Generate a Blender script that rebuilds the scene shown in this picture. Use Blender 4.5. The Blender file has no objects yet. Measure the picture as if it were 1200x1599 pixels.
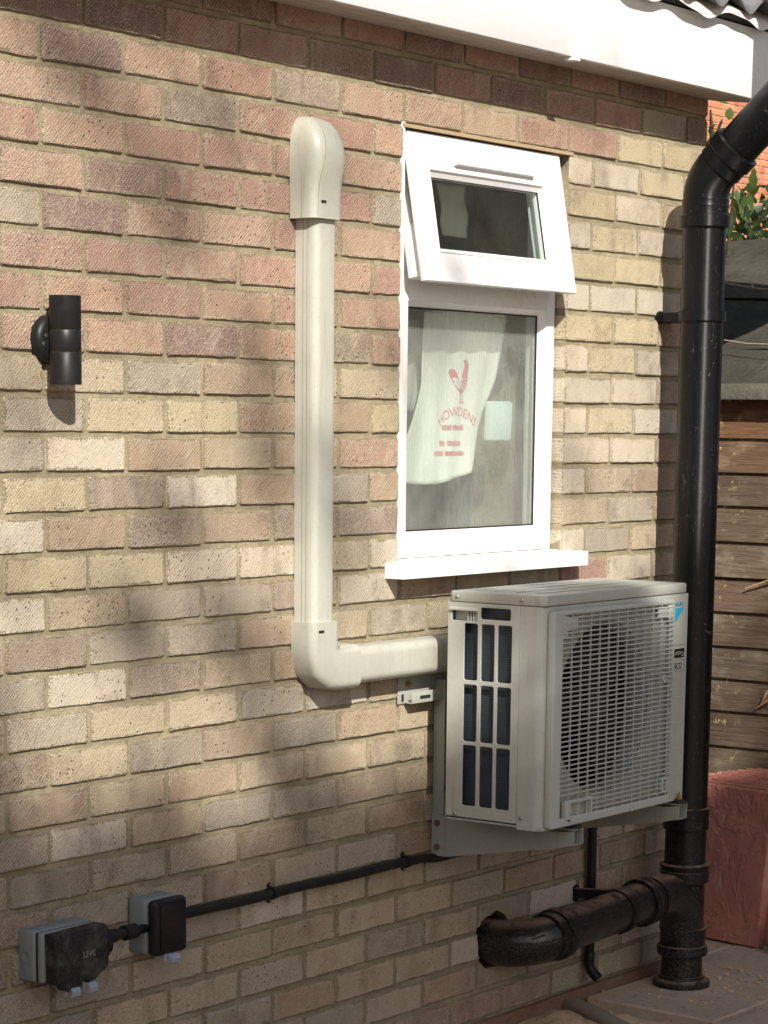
import bpy, bmesh, math, random
from mathutils import Vector, Matrix, Quaternion
R_ = random.Random(7)
S = bpy.context.scene
COL = S.collection
rad = math.radians
GZ = -2.165                      # paving level

# ------------------------------------------------------------------ camera, sky, sun, exposure
CAMP = Vector((-3.3815, -3.2442, -0.6779))
def _cam_axes(yaw, pit, roll):
    cy, sy, cp, sp = math.cos(yaw), math.sin(yaw), math.cos(pit), math.sin(pit)
    f = Vector((sy*cp, cy*cp, sp)); r = Vector((cy, -sy, 0)); u = r.cross(f)
    c, s = math.cos(roll), math.sin(roll)
    return f, r*c+u*s, u*c-r*s
CF, CR, CU = _cam_axes(0.9294, -0.1661, 0.0103)
cd = bpy.data.cameras.new('camera'); cam = bpy.data.objects.new('camera', cd); COL.objects.link(cam)
M = Matrix(((CR.x, CU.x, -CF.x, CAMP.x), (CR.y, CU.y, -CF.y, CAMP.y), (CR.z, CU.z, -CF.z, CAMP.z), (0, 0, 0, 1)))
cam.matrix_world = M
cd.sensor_fit = 'VERTICAL'; cd.sensor_height = 36; cd.sensor_width = 27
cd.lens = 3743.3654/1599*36; cd.shift_y = 483.26/1599
cd.clip_start = 0.05; cd.clip_end = 500
S.camera = cam
def project(p):                  # only used to decide which bricks are in view
    d = Vector(p)-CAMP; z = d.dot(CF)
    return 600+3743.37*d.dot(CR)/z, 1282.8-3743.37*d.dot(CU)/z

SUNDIR = Vector((0.78, 1.0, -0.94)).normalized()
W = bpy.data.worlds.new('World'); S.world = W; W.use_nodes = True
nt = W.node_tree; nt.nodes.clear()
sky = nt.nodes.new('ShaderNodeTexSky'); sky.sky_type = 'NISHITA'; sky.sun_disc = False
sky.sun_elevation = math.asin(-SUNDIR.z); sky.sun_rotation = math.atan2(-SUNDIR.x, -SUNDIR.y)
sky.dust_density = 2.5; sky.air_density = 1.0; sky.ozone_density = 1.0
bg = nt.nodes.new('ShaderNodeBackground'); bg.inputs[1].default_value = 0.080
wo = nt.nodes.new('ShaderNodeOutputWorld')
nt.links.new(sky.outputs[0], bg.inputs[0]); nt.links.new(bg.outputs[0], wo.inputs[0])
sl = bpy.data.lights.new('sun', 'SUN'); sl.energy = 5.0; sl.angle = rad(0.6); sl.color = (1.0, 0.935, 0.835)
so = bpy.data.objects.new('sun', sl); COL.objects.link(so)
so.rotation_euler = SUNDIR.to_track_quat('-Z', 'Y').to_euler()
so.location = (-6, -8, 9)
S.view_settings.view_transform = 'Standard'; S.view_settings.look = 'None'
S.view_settings.gamma = 1; S.view_settings.use_curve_mapping = False
S.view_settings.exposure = 0.45
S.render.engine = 'CYCLES'

# ------------------------------------------------------------------ material helpers
class NB:
    def __init__(s, name):
        s.m = bpy.data.materials.new(name); s.m.use_nodes = True
        s.t = s.m.node_tree; s.t.nodes.clear()
        s.out = s.n('ShaderNodeOutputMaterial')
        s.b = s.n('ShaderNodeBsdfPrincipled'); s.l(s.b.outputs[0], s.out.inputs[0])
    def n(s, t, **k):
        x = s.t.nodes.new(t)
        for a, v in k.items(): setattr(x, a, v)
        return x
    def l(s, a, b): s.t.links.new(a, b)
    def put(s, sock, v):
        if isinstance(v, bpy.types.NodeSocket): s.l(v, sock)
        elif isinstance(v, (tuple, list)) and len(v) == 3 and sock.type == 'RGBA': sock.default_value = (*v, 1)
        else: sock.default_value = v
    def math(s, op, a, b=0.0, c=None, clamp=False):
        x = s.n('ShaderNodeMath', operation=op, use_clamp=clamp)
        s.put(x.inputs[0], a); s.put(x.inputs[1], b)
        if c is not None: s.put(x.inputs[2], c)
        return x.outputs[0]
    def vmath(s, op, a, b):
        x = s.n('ShaderNodeVectorMath', operation=op); s.put(x.inputs[0], a); s.put(x.inputs[1], b); return x.outputs[0]
    def mix(s, f, a, b, mode='MIX'):
        x = s.n('ShaderNodeMix', data_type='RGBA', blend_type=mode)
        s.put(x.inputs[0], f); s.put(x.inputs[6], a); s.put(x.inputs[7], b); return x.outputs[2]
    def noise(s, v, scale, detail=3, rough=.55, dist=0):
        x = s.n('ShaderNodeTexNoise'); s.put(x.inputs['Vector'], v)
        x.inputs['Scale'].default_value = scale; x.inputs['Detail'].default_value = detail
        x.inputs['Roughness'].default_value = rough; x.inputs['Distortion'].default_value = dist
        return x.outputs[0]
    def voro(s, v, scale, rnd=1.0, feature='F1'):
        x = s.n('ShaderNodeTexVoronoi', feature=feature); s.put(x.inputs['Vector'], v); x.inputs['Scale'].default_value = scale
        x.inputs['Randomness'].default_value = rnd
        return x.outputs[0]
    def map(s, v, lo, hi, a=0.0, b=1.0, smooth=True):
        x = s.n('ShaderNodeMapRange', interpolation_type='SMOOTHSTEP' if smooth else 'LINEAR')
        s.put(x.inputs[0], v); x.inputs[1].default_value = lo; x.inputs[2].default_value = hi
        x.inputs[3].default_value = a; x.inputs[4].default_value = b
        return x.outputs[0]
    def scale(s, v, sc, rot=(0, 0, 0), loc=(0, 0, 0)):
        x = s.n('ShaderNodeMapping'); s.put(x.inputs[0], v)
        x.inputs[1].default_value = loc; x.inputs[2].default_value = rot; x.inputs[3].default_value = sc
        return x.outputs[0]
    def bump(s, h, dist, strength=1.0, prev=None):
        x = s.n('ShaderNodeBump'); s.put(x.inputs['Height'], h)
        x.inputs['Distance'].default_value = dist; x.inputs['Strength'].default_value = strength
        if prev is not None: s.l(prev, x.inputs['Normal'])
        return x.outputs[0]
    def obj(s): return s.n('ShaderNodeTexCoord').outputs['Object']
    def fin(s, col=None, rough=None, nrm=None, **kw):
        if col is not None: s.put(s.b.inputs['Base Color'], col)
        if rough is not None: s.put(s.b.inputs['Roughness'], rough)
        if nrm is not None: s.l(nrm, s.b.inputs['Normal'])
        for k, v in kw.items(): s.put(s.b.inputs[k.replace('_', ' ')], v)
        return s.m

def plain(name, col, rough=.5, spec=.5, metal=0., grime=.12, gscale=9, bumpd=0.0003, bscale=60, dirt=None, runs=0.):
    k = NB(name); v = k.obj()
    n1 = k.noise(v, gscale, 5, .65)
    d = dirt or tuple(c*.45 for c in col)
    c = k.mix(k.map(n1, .42, .75, 0, grime), col, d)
    c = k.mix(k.map(k.noise(v, gscale*14, 2), .5, .72, 0, grime*.6), c, d)
    if runs:
        st = k.noise(k.scale(v, (70, 70, 5)), 1.0, 4, .6)
        c = k.mix(k.math('MULTIPLY', k.map(st, .52, .72), k.map(k.noise(v, 3.5, 3), .4, .65, .2, runs)), c, d)
        c = k.mix(k.map(k.noise(v, 230, 2, .8), .66, .74, 0, runs), c, tuple(x*.6 for x in d))
    r = k.map(k.noise(v, gscale*2.3, 4), .3, .7, max(rough-.08, .02), min(rough+.12, 1))
    nrm = k.bump(k.noise(v, bscale, 3), bumpd) if bumpd else None
    return k.fin(c, r, nrm, Metallic=metal, Specular_IOR_Level=spec)

def mat_brick():
    k = NB('house_brick'); v = k.obj()
    oi = k.n('ShaderNodeObjectInfo'); rnd = oi.outputs['Random']; base = oi.outputs['Color']
    off = k.n('ShaderNodeCombineXYZ')
    k.put(off.inputs[0], k.math('MULTIPLY', rnd, 57.0)); k.put(off.inputs[1], k.math('MULTIPLY', rnd, 31.0)); k.put(off.inputs[2], k.math('MULTIPLY', rnd, 93.0))
    p = k.vmath('ADD', v, off.outputs[0])
    # drag marks of the wire cutter, slanting up to the right, broken by patches
    rot = k.scale(p, (1, 1, 1), (0, rad(42), 0))
    wv = k.n('ShaderNodeTexWave', wave_type='BANDS', bands_direction='Z', wave_profile='SIN'); k.l(rot, wv.inputs['Vector'])
    wv.inputs['Scale'].default_value = 52; wv.inputs['Distortion'].default_value = 5.0; wv.inputs['Detail'].default_value = 3; wv.inputs['Detail Scale'].default_value = 1.1; wv.inputs['Detail Roughness'].default_value = .6
    gn_ = k.noise(k.scale(rot, (20, 60, 230)), 1.0, 2, .55, .4)
    g = k.math('ADD', k.math('MULTIPLY', wv.outputs[1], .34), k.math('MULTIPLY', gn_, .66))
    g2 = k.noise(k.scale(rot, (45, 120, 420)), 1.0, 2, .6, .3)
    patch = k.math('MULTIPLY', k.map(k.noise(p, 17, 2), .32, .6), k.map(k.math('FRACT', k.math('MULTIPLY', rnd, 7.31)), 0, .8, .15, 1.0, False))
    fine = k.noise(p, 360, 3, .72); mid = k.noise(p, 170, 3, .7)
    # firing bands and kiss marks inside one brick
    band = k.noise(k.scale(p, (15, 3, 5)), 1.0, 2, .5)
    cloud = k.noise(p, 19, 4, .62)
    dark = k.math('MULTIPLY', k.map(band, .48, .68), k.map(cloud, .35, .7))
    lt = k.math('MULTIPLY', k.map(k.noise(k.scale(p, (18, 3, 6), loc=(7, 3, 1)), 1.0, 2), .52, .66), k.map(cloud, .7, .3))
    c = k.mix(k.math('MULTIPLY', dark, .62), base, k.mix(1.0, base, (.50, .45, .46), 'MULTIPLY'))
    c = k.mix(k.math('MULTIPLY', lt, .5), c, k.mix(.55, base, (.60, .53, .40)))
    c = k.mix(k.math('MULTIPLY', k.map(k.noise(p, 33, 3), .56, .72), .35), c, (.30, .27, .15))
    c = k.mix(k.math('MULTIPLY', k.map(g, .34, .56, .50, 0), patch), c, k.mix(1.0, c, (.55, .5, .45), 'MULTIPLY'))
    c = k.mix(k.math('MULTIPLY', k.map(g, .52, .72, 0, .34), patch), c, k.mix(.6, c, (.72, .64, .52)))
    c = k.mix(k.map(fine, .5, .68, 0, .75), c, k.mix(.55, c, (.76, .70, .58)))
    c = k.mix(k.map(fine, .47, .30, 0, .8), c, k.mix(1.0, c, (.45, .42, .38), 'MULTIPLY'))
    # pits
    vd = k.voro(k.vmath('ADD', p, k.vmath('MULTIPLY', k.n('ShaderNodeTexNoise', noise_dimensions='3D').outputs[1], (0, 0, 0))), 78)
    vd2 = k.voro(p, 150)
    pit = k.math('MULTIPLY', k.map(vd, .10, .20, 1, 0), k.map(k.noise(p, 9, 1), .55, .62))
    pit2 = k.math('MULTIPLY', k.map(vd2, .08, .2, 1, 0), k.map(k.noise(p, 19, 1), .54, .62))
    pits = k.math('MAXIMUM', pit, k.math('MULTIPLY', pit2, .8))
    c = k.mix(k.math('MULTIPLY', pits, .85), c, (.075, .06, .045))
    # ragged arrises: mortar smear and lime bloom along the edges
    at = k.n('ShaderNodeAttribute', attribute_type='OBJECT', attribute_name='half_length').outputs['Fac']
    ah = k.n('ShaderNodeAttribute', attribute_type='OBJECT', attribute_name='half_height').outputs['Fac']
    sx = k.n('ShaderNodeSeparateXYZ'); k.l(v, sx.inputs[0])
    gn = k.n('ShaderNodeSeparateXYZ'); k.l(k.n('ShaderNodeNewGeometry').outputs['True Normal'], gn.inputs[0])
    dx = k.math('ADD', k.math('SUBTRACT', at, k.math('ABSOLUTE', sx.outputs[0])), k.map(k.math('ABSOLUTE', gn.outputs[0]), .8, .95))
    dz = k.math('ADD', k.math('SUBTRACT', ah, k.math('ABSOLUTE', sx.outputs[2])), k.map(k.math('ABSOLUTE', gn.outputs[2]), .8, .95))
    ed = k.math('MINIMUM', dx, dz)
    wob = k.math('ADD', ed, k.math('MULTIPLY', k.math('SUBTRACT', k.noise(p, 250, 2, .65), .5), .028))
    wob = k.math('ADD', wob, k.math('MULTIPLY', k.math('SUBTRACT', k.noise(p, 40, 2, .6), .5), .008))
    wob = k.math('SUBTRACT', wob, k.map(k.noise(p, 13, 2, .5), .52, .72, 0, .0042))
    bloom = k.math('MULTIPLY', k.map(wob, .001, .010, 1, 0), k.map(k.noise(p, 9, 2), .36, .62, .1, .75))
    c = k.mix(bloom, c, k.mix(.55, c, (.62, .56, .44)))
    smear = k.map(wob, -.0004, .0012, 1, 0)
    c = k.mix(smear, c, (.31, .26, .16))
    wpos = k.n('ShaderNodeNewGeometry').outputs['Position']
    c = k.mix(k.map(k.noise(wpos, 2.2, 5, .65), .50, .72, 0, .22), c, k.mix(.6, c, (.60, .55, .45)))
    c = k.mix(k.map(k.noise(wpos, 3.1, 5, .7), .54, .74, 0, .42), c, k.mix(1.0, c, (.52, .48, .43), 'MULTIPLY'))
    h = k.math('ADD', k.math('MULTIPLY', k.math('MULTIPLY', g, k.map(patch, 0, 1, .35, 1, False)), .9), k.math('MULTIPLY', g2, .35))
    h = k.math('ADD', h, k.math('MULTIPLY', mid, .8)); h = k.math('ADD', h, k.math('MULTIPLY', fine, .8))
    h = k.math('SUBTRACT', h, k.math('MULTIPLY', pits, 1.4))
    h = k.math('SUBTRACT', h, k.math('MULTIPLY', k.map(wob, -.001, .003, 1, 0), 1.5))
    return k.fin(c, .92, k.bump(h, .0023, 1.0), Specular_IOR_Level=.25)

def mat_mortar():
    k = NB('mortar'); v = k.obj()
    n = k.noise(v, 7, 4); f = k.noise(v, 420, 3, .7); m = k.noise(v, 60, 4, .65)
    c = k.mix(k.map(n, .35, .68), (.26, .22, .142), (.385, .333, .222))
    c = k.mix(k.map(m, .45, .7, 0, .55), c, (.18, .15, .10))
    c = k.mix(k.map(f, .5, .72, 0, .5), c, (.50, .45, .34))
    c = k.mix(k.map(f, .46, .3, 0, .5), c, (.12, .10, .07))
    h = k.math('ADD', k.math('MULTIPLY', m, 1.0), k.math('MULTIPLY', f, .4))
    return k.fin(c, .95, k.bump(h, .004, 1.0), Specular_IOR_Level=.2)

def mat_pvc(name='white_upvc', col=(.80, .815, .83), rough=.28):
    k = NB(name); v = k.obj()
    c = k.mix(k.map(k.noise(v, 5, 5, .7), .45, .8, 0, .10), col, (.55, .55, .54))
    c = k.mix(k.map(k.noise(v, 140, 2, .8), .66, .76, 0, .35), c, (.45, .42, .36))
    st = k.noise(k.scale(v, (60, 60, 4)), 1.0, 3)
    c = k.mix(k.map(st, .58, .75, 0, .12), c, (.5, .47, .4))
    return k.fin(c, k.map(k.noise(v, 12, 3), .3, .7, rough-.06, rough+.16), k.bump(k.noise(v, 26, 2), .0004), Specular_IOR_Level=.5)

def mat_blackpipe(drawn=True):
    k = NB('black_pipe_plastic' if drawn else 'black_bend_plastic'); v = k.obj()
    geo = k.n('ShaderNodeNewGeometry'); sn = k.n('ShaderNodeSeparateXYZ'); k.l(geo.outputs['Normal'], sn.inputs[0])
    n = k.noise(v, 6, 4, .6); f = k.noise(v, 190, 4, .8); sc = k.noise(k.scale(v, (90, 90, 22)), 1.0, 4, .8, 1.5)
    c = k.mix(k.map(n, .4, .7, 0, .5), (.004, .0045, .006), (.008, .008, .008))
    c = k.mix(k.map(sc, .63, .67, 0, .45), c, (.13, .125, .12))
    c = k.mix(k.map(k.noise(v, 48, 3, .8, 2.0), .655, .70, 0, .4), c, (.22, .20, .18))
    low = k.map(k.math('ADD', k.n('ShaderNodeSeparateXYZ').outputs[2], 0), 0, 1)
    sx = k.n('ShaderNodeSeparateXYZ'); k.l(geo.outputs['Position'], sx.inputs[0])
    lowm = k.map(sx.outputs[2], GZ+.65, GZ, 0, 1)
    splash = k.math('MULTIPLY', lowm, k.map(f, .46, .66))
    c = k.mix(k.math('MULTIPLY', splash, .5), c, (.17, .145, .12))
    top = k.math('MULTIPLY', k.map(sn.outputs[2], .66, .98), k.map(k.noise(v, 26, 5, .75), .36, .54))
    top = k.math('MULTIPLY', top, k.map(sx.outputs[2], GZ+.85, GZ+.40))
    c = k.mix(k.math('MULTIPLY', top, .65), c, (.33, .215, .155))
    dust = k.math('MAXIMUM', top, splash)
    r = k.math('ADD', k.map(k.noise(v, 30, 4), .3, .7, .33, .44), k.math('MULTIPLY', dust, .4), clamp=True)
    return k.fin(c, r, k.bump(k.math('ADD', k.math('MULTIPLY', f, .4), k.math('MULTIPLY', k.noise(v, 12, 3), .8)), .0003), Specular_IOR_Level=.32, **(dict(Anisotropic=.9, Anisotropic_Rotation=.25, Tangent=k.n('ShaderNodeTangent', direction_type='RADIAL', axis='Z').outputs[0]) if drawn else dict(Coat_Weight=.5, Coat_Roughness=.10)))

def mat_wood(name, c1, c2, pale, lich):
    k = NB(name); v = k.obj(); oi = k.n('ShaderNodeObjectInfo')
    off = k.n('ShaderNodeCombineXYZ'); k.put(off.inputs[1], k.math('MULTIPLY', oi.outputs['Random'], 41.0)); k.put(off.inputs[2], k.math('MULTIPLY', oi.outputs['Random'], 17.0))
    p = k.vmath('ADD', v, off.outputs[0])
    w = k.vmath('ADD', p, k.vmath('MULTIPLY', k.n('ShaderNodeTexNoise').outputs[1], (0, 0, 0)))
    gr = k.noise(k.scale(w, (12, 5, 110)), 1.0, 4, .65, .8); fn = k.noise(k.scale(p, (40, 22, 420)), 1.0, 3, .7)
    c = k.mix(k.map(gr, .32, .68), c1, c2)
    c = k.mix(k.map(fn, .45, .7, 0, .5), c, tuple(x*.45 for x in c1))
    c = k.mix(k.map(k.noise(k.scale(p, (6, 6, 13)), 1.0, 4, .7), .5, .72, 0, .75), c, pale)
    c = k.mix(k.math('MULTIPLY', k.math('MULTIPLY', k.map(k.noise(p, 30, 4, .7), .57, .64), k.map(k.noise(v, 4.3, 2), .5, .6)), lich), c, (.52, .48, .26))
    c = k.mix(1.0, c, k.mix(1.0, (1, 1, 1), oi.outputs['Color'], 'MULTIPLY'), 'MULTIPLY')
    h = k.math('ADD', gr, k.math('MULTIPLY', fn, .5))
    return k.fin(c, .8, k.bump(h, .0022), Specular_IOR_Level=.3)

def mat_paving(name, c1, c2, dust):
    k = NB(name); v = k.obj()
    a = k.noise(v, 4, 5, .6); b = k.noise(v, 38, 5, .7); f = k.noise(v, 260, 3, .7)
    c = k.mix(k.map(a, .35, .65), c1, c2)
    c = k.mix(k.map(b, .48, .72, 0, .6), c, tuple(x*.55 for x in c1))
    c = k.mix(k.map(k.noise(v, 9, 5, .7), .48, .62, 0, .8), c, dust)
    c = k.mix(k.map(f, .55, .75, 0, .4), c, (.30, .26, .21))
    c = k.mix(k.map(k.voro(v, 45), .08, .16, .5, 0), c, (.05, .042, .035))
    h = k.math('ADD', k.math('MULTIPLY', a, 4), k.math('ADD', b, k.math('MULTIPLY', f, .3)))
    return k.fin(c, .9, k.bump(h, .004), Specular_IOR_Level=.25)

def mat_riven():
    k = NB('red_riven_concrete'); v = k.obj(); oi = k.n('ShaderNodeObjectInfo')
    a = k.noise(k.scale(v, (7, 7, 4)), 1.0, 4, .55, 1.2); b = k.noise(v, 60, 4, .7)
    vein = k.map(k.math('ABSOLUTE', k.math('SUBTRACT', a, .5)), 0, .035, 1, 0)
    c = k.mix(k.map(k.noise(v, 5, 4), .35, .7), (.42, .165, .13), (.50, .215, .17))
    c = k.mix(k.map(b, .5, .75, 0, .4), c, (.27, .10, .08))
    c = k.mix(k.math('MULTIPLY', k.map(k.noise(k.scale(v, (11, 11, 7), loc=(3, 1, 2)), 1.0, 6, .65), .54, .68), .5), c, (.55, .33, .27))
    c = k.mix(k.map(k.noise(v, 6, 5, .7), .52, .7, 0, .5), c, (.30, .13, .11))
    w = k.noise(k.scale(v, (6, 6, 4.6)), 1.0, 5, .6, .7); w2 = k.noise(k.scale(v, (11, 11, 8.5), loc=(2, 5, 1)), 1.0, 4, .6, .5)
    rd = k.math('POWER', k.math('SUBTRACT', 1.0, k.math('MULTIPLY', k.math('ABSOLUTE', k.math('SUBTRACT', w, .5)), 2.0)), 9.0)
    st = k.math('ADD', k.map(w, .47, .53), k.map(w2, .46, .55, 0, .6))
    h = k.math('ADD', k.math('ADD', k.math('MULTIPLY', rd, .5), st), k.math('MULTIPLY', b, .35))
    c = k.mix(k.math('MULTIPLY', rd, .10), c, (.52, .27, .22))
    return k.fin(c, .75, k.bump(h, .0021), Specular_IOR_Level=.35)

def mat_felt():
    k = NB('mineral_roof_felt'); v = k.obj()
    a = k.noise(v, 5, 5, .65); f = k.noise(v, 300, 3, .75); m = k.noise(v, 34, 5, .7)
    c = k.mix(k.map(a, .35, .7), (.105, .100, .083), (.165, .157, .13))
    c = k.mix(k.map(m, .48, .68, 0, .7), c, (.09, .09, .062))
    c = k.mix(k.map(f, .55, .78, 0, .5), c, (.34, .32, .26))
    h = k.math('ADD', k.math('MULTIPLY', k.noise(v, 11, 3), 4), k.math('ADD', m, k.math('MULTIPLY', f, .5)))
    return k.fin(c, .92, k.bump(h, .004), Specular_IOR_Level=.2)

def mat_redbrick(tex):
    k = NB('far_red_brick_wall' if tex else 'far_red_brick'); v = k.obj()
    if tex:
        x = k.n('ShaderNodeTexBrick'); k.l(k.scale(v, (1, 1, 1), (rad(90), 0, 0)), x.inputs[0])
        x.inputs[1].default_value = (.40, .13, .065, 1); x.inputs[2].default_value = (.34, .10, .05, 1); x.inputs[3].default_value = (.50, .34, .24, 1)
        x.inputs['Scale'].default_value = 1; x.inputs['Brick Width'].default_value = .225; x.inputs['Row Height'].default_value = .075; x.inputs['Mortar Size'].default_value = .006
        c = x.outputs[0]
    else:
        oi = k.n('ShaderNodeObjectInfo')
        c = k.mix(k.map(k.noise(v, 9, 3), .35, .7, 0, .5), oi.outputs['Color'], k.mix(1.0, oi.outputs['Color'], (.75, .6, .5), 'MULTIPLY'))
    return k.fin(c, .9, k.bump(k.noise(v, 60, 3), .002))

def mat_leaf(name, c1, c2, gloss=.35):
    k = NB(name); v = k.obj(); oi = k.n('ShaderNodeObjectInfo')
    c = k.mix(k.noise(v, 8, 2), c1, c2)
    k.put(k.b.inputs['Base Color'], c); k.b.inputs['Roughness'].default_value = gloss
    tr = k.n('ShaderNodeBsdfTranslucent'); k.put(tr.inputs[0], k.mix(.5, c, (.25, .34, .06)))
    mx = k.n('ShaderNodeMixShader'); mx.inputs[0].default_value = .3
    k.l(k.b.outputs[0], mx.inputs[1]); k.l(tr.outputs[0], mx.inputs[2]); k.l(mx.outputs[0], k.out.inputs[0])
    return k.m

def mat_glass(name, film, rough):
    # clear pane with a thin film of condensation; the film is denser in patches and runs
    k = NB(name); v = k.obj()
    tr = k.n('ShaderNodeBsdfTransparent'); tr.inputs[0].default_value = (.95, .985, .96, 1)
    drop = k.voro(v, 210); runs = k.noise(k.scale(v, (190, 190, 16)), 1.0, 3, .7)
    cl = k.noise(v, 7, 4)
    haze = k.math('MULTIPLY', film, k.map(k.math('ADD', k.math('MULTIPLY', runs, .5), k.math('MULTIPLY', cl, .6)), .35, .75, .45, 1.3))
    df = k.n('ShaderNodeBsdfDiffuse'); df.inputs[0].default_value = (.74, .76, .73, 1)
    tl = k.n('ShaderNodeBsdfTranslucent'); tl.inputs[0].default_value = (.78, .80, .77, 1)
    md = k.n('ShaderNodeMixShader'); md.inputs[0].default_value = .5; k.l(df.outputs[0], md.inputs[1]); k.l(tl.outputs[0], md.inputs[2])
    m1 = k.n('ShaderNodeMixShader'); k.put(m1.inputs[0], haze); k.l(tr.outputs[0], m1.inputs[1]); k.l(md.outputs[0], m1.inputs[2])
    gl = k.n('ShaderNodeBsdfGlossy'); gl.inputs['Roughness'].default_value = rough
    nb = k.bump(k.math('ADD', drop, k.math('MULTIPLY', runs, .6)), .0006)
    k.l(nb, gl.inputs['Normal']) if rough > .05 else None
    fr = k.n('ShaderNodeFresnel'); k.put(fr.inputs[0], k.map(k.n('ShaderNodeNewGeometry').outputs['Backfacing'], 0, 1, 1.5, 1/1.5, False))
    m2 = k.n('ShaderNodeMixShader'); k.l(fr.outputs[0], m2.inputs[0]); k.l(m1.outputs[0], m2.inputs[1]); k.l(gl.outputs[0], m2.inputs[2])
    k.l(m2.outputs[0], k.out.inputs[0])
    return k.m

def mat_fins():
    k = NB('coil_fins'); v = k.obj()
    s = k.n('ShaderNodeSeparateXYZ'); k.l(v, s.inputs[0])
    w = k.math('SINE', k.math('MULTIPLY', s.outputs[2], 1100.0))
    c = k.mix(k.map(w, -.4, .9), (.036, .046, .064), (.052, .066, .090))
    c = k.mix(k.map(k.noise(v, 22, 3), .45, .7, 0, .5), c, (.03, .035, .045))
    return k.fin(c, .45, None, Metallic=.2)

BRICK, MORTAR = mat_brick(), mat_mortar()
PVC = mat_pvc(); FASC = mat_pvc('white_fascia_upvc', (.80, .82, .84), .22); SOFF = mat_pvc('soffit_upvc', (.50, .44, .39), .5)
PIPE = mat_blackpipe(); BEND = mat_blackpipe(False)
IVORY = plain('ivory_trunking_plastic', (.47, .48, .415), .38, grime=.25, gscale=7, runs=.45, dirt=(.30, .30, .24))
SHELL = plain('ivory_painted_steel', (.46, .475, .43), .42, grime=.2, gscale=6, runs=.4, bumpd=.0002, dirt=(.28, .28, .235))
GRILL = plain('grey_white_moulding', (.47, .50, .475), .45, grime=.2, gscale=9, dirt=(.33, .33, .29))
BRKT = plain('grey_powder_coated_steel', (.36, .38, .345), .5, runs=.4, grime=.25, gscale=10, dirt=(.22, .21, .17))
BLACKP = plain('black_plastic', (.008, .0085, .011), .40, spec=.32, grime=.3, gscale=14, dirt=(.035, .033, .03))
LAMPM = plain('anthracite_lamp_coat', (.010, .0105, .012), .45, grime=.25, gscale=12, dirt=(.018, .018, .02), spec=.3, bumpd=.0001)
DUSTY = plain('dusty_black_lid', (.010, .010, .013), .55, spec=.35, grime=.85, gscale=26, dirt=(.085, .08, .078), bumpd=.0006)
GREYP = plain('grey_box_plastic', (.21, .24, .255), .5, grime=.2, gscale=16, runs=.3, dirt=(.12, .10, .085))
LATCH = plain('pale_blue_grey_latch', (.34, .39, .48), .45, grime=.25, gscale=40, dirt=(.2, .2, .22))
BRASS = plain('brass_bolt', (.45, .33, .12), .35, metal=.9, grime=.3)
ZINC = plain('zinc_screw', (.42, .40, .36), .38, metal=.85, grime=.4)
RUST = plain('weathered_bolt', (.22, .17, .12), .5, metal=.6, grime=.5)
RUBR = plain('rubber_mount', (.012, .013, .018), .5, grime=.3)
FANB = plain('fan_plastic', (.05, .055, .06), .4, grime=.3)
DARK = plain('dark_cavity', (.015, .015, .016), .8, grime=.2)
FINS = mat_fins()
LOGO = plain('logo_blue', (.02, .30, .55), .35, grime=.08)
CYAN = plain('logo_cyan', (.03, .42, .66), .35, grime=.08)
INKB = plain('print_black', (.015, .015, .015), .4, grime=.05)
STICK = plain('sticker_silver', (.55, .55, .52), .4, grime=.12)
TIMB = mat_wood('stained_shed_timber', (.105, .075, .050), (.165, .122, .085), (.25, .215, .16), .7)
PALEW = mat_wood('fresh_split_timber', (.50, .29, .14), (.58, .38, .21), (.6, .45, .28), 0.0)
TWIGM = plain('pale_twig_bark', (.40, .33, .24), .8, grime=.4, gscale=30)
BARK = plain('bark', (.10, .075, .05), .9, grime=.5, gscale=10, bumpd=.01, bscale=14)
FELT = mat_felt()
RIVEN = mat_riven()
PAVE = mat_paving('buff_paving', (.40, .33, .265), (.48, .40, .32), (.46, .36, .26))
SAND = mat_paving('sandy_soil', (.42, .31, .21), (.52, .40, .275), (.48, .35, .23))
PLIN = mat_paving('red_plinth_render', (.24, .13, .09), (.23, .15, .105), (.26, .18, .12))
TILE = plain('grey_roof_tile', (.16, .165, .17), .75, grime=.7, gscale=18, bumpd=.002, bscale=30, dirt=(.06, .06, .062))
TRAY = plain('white_eaves_tray', (.74, .73, .66), .45, grime=.2)
STUBM = plain('grey_pipe_stub_plastic', (.24, .20, .165), .6, grime=.5, gscale=20, dirt=(.16, .12, .09))
ROOM = plain('room_paint', (.55, .56, .47), .8, grime=.1)
ROOMD = plain('room_dark_tile', (.08, .085, .08), .5, grime=.2)
TAN = plain('room_timber', (.42, .31, .18), .6, grime=.2)
CLOTH = plain('white_cotton', (.82, .83, .80), .9, grime=.06, bumpd=.0006, bscale=300)
CLOTHG = plain('grey_green_cotton', (.50, .51, .44), .9, grime=.15, bumpd=.0006, bscale=300)
PAPER = plain('pale_blue_sponge', (.60, .70, .69), .8, grime=.1)
REDI = plain('red_print', (.60, .03, .08), .8, grime=.1)
REDF = plain('faded_red_print', (.66, .17, .21), .85, grime=.3, gscale=60, dirt=(.80, .70, .68))
GLASS_C = mat_glass('condensation_glass', .25, .10)
GLASS_T = mat_glass('clear_glass', .03, .02)
GASK = plain('black_gasket', (.02, .018, .018), .5)
LEAF = mat_leaf('shrub_leaf', (.045, .085, .018), (.085, .13, .03))
LEAFD = mat_leaf('bush_leaf', (.022, .045, .016), (.05, .08, .025))
LEAFT = mat_leaf('tree_leaf', (.04, .06, .02), (.07, .09, .03), .5)
RBW, RBB = mat_redbrick(True), mat_redbrick(False)
CALK = plain('white_sealant', (.78, .77, .74), .5)

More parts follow.
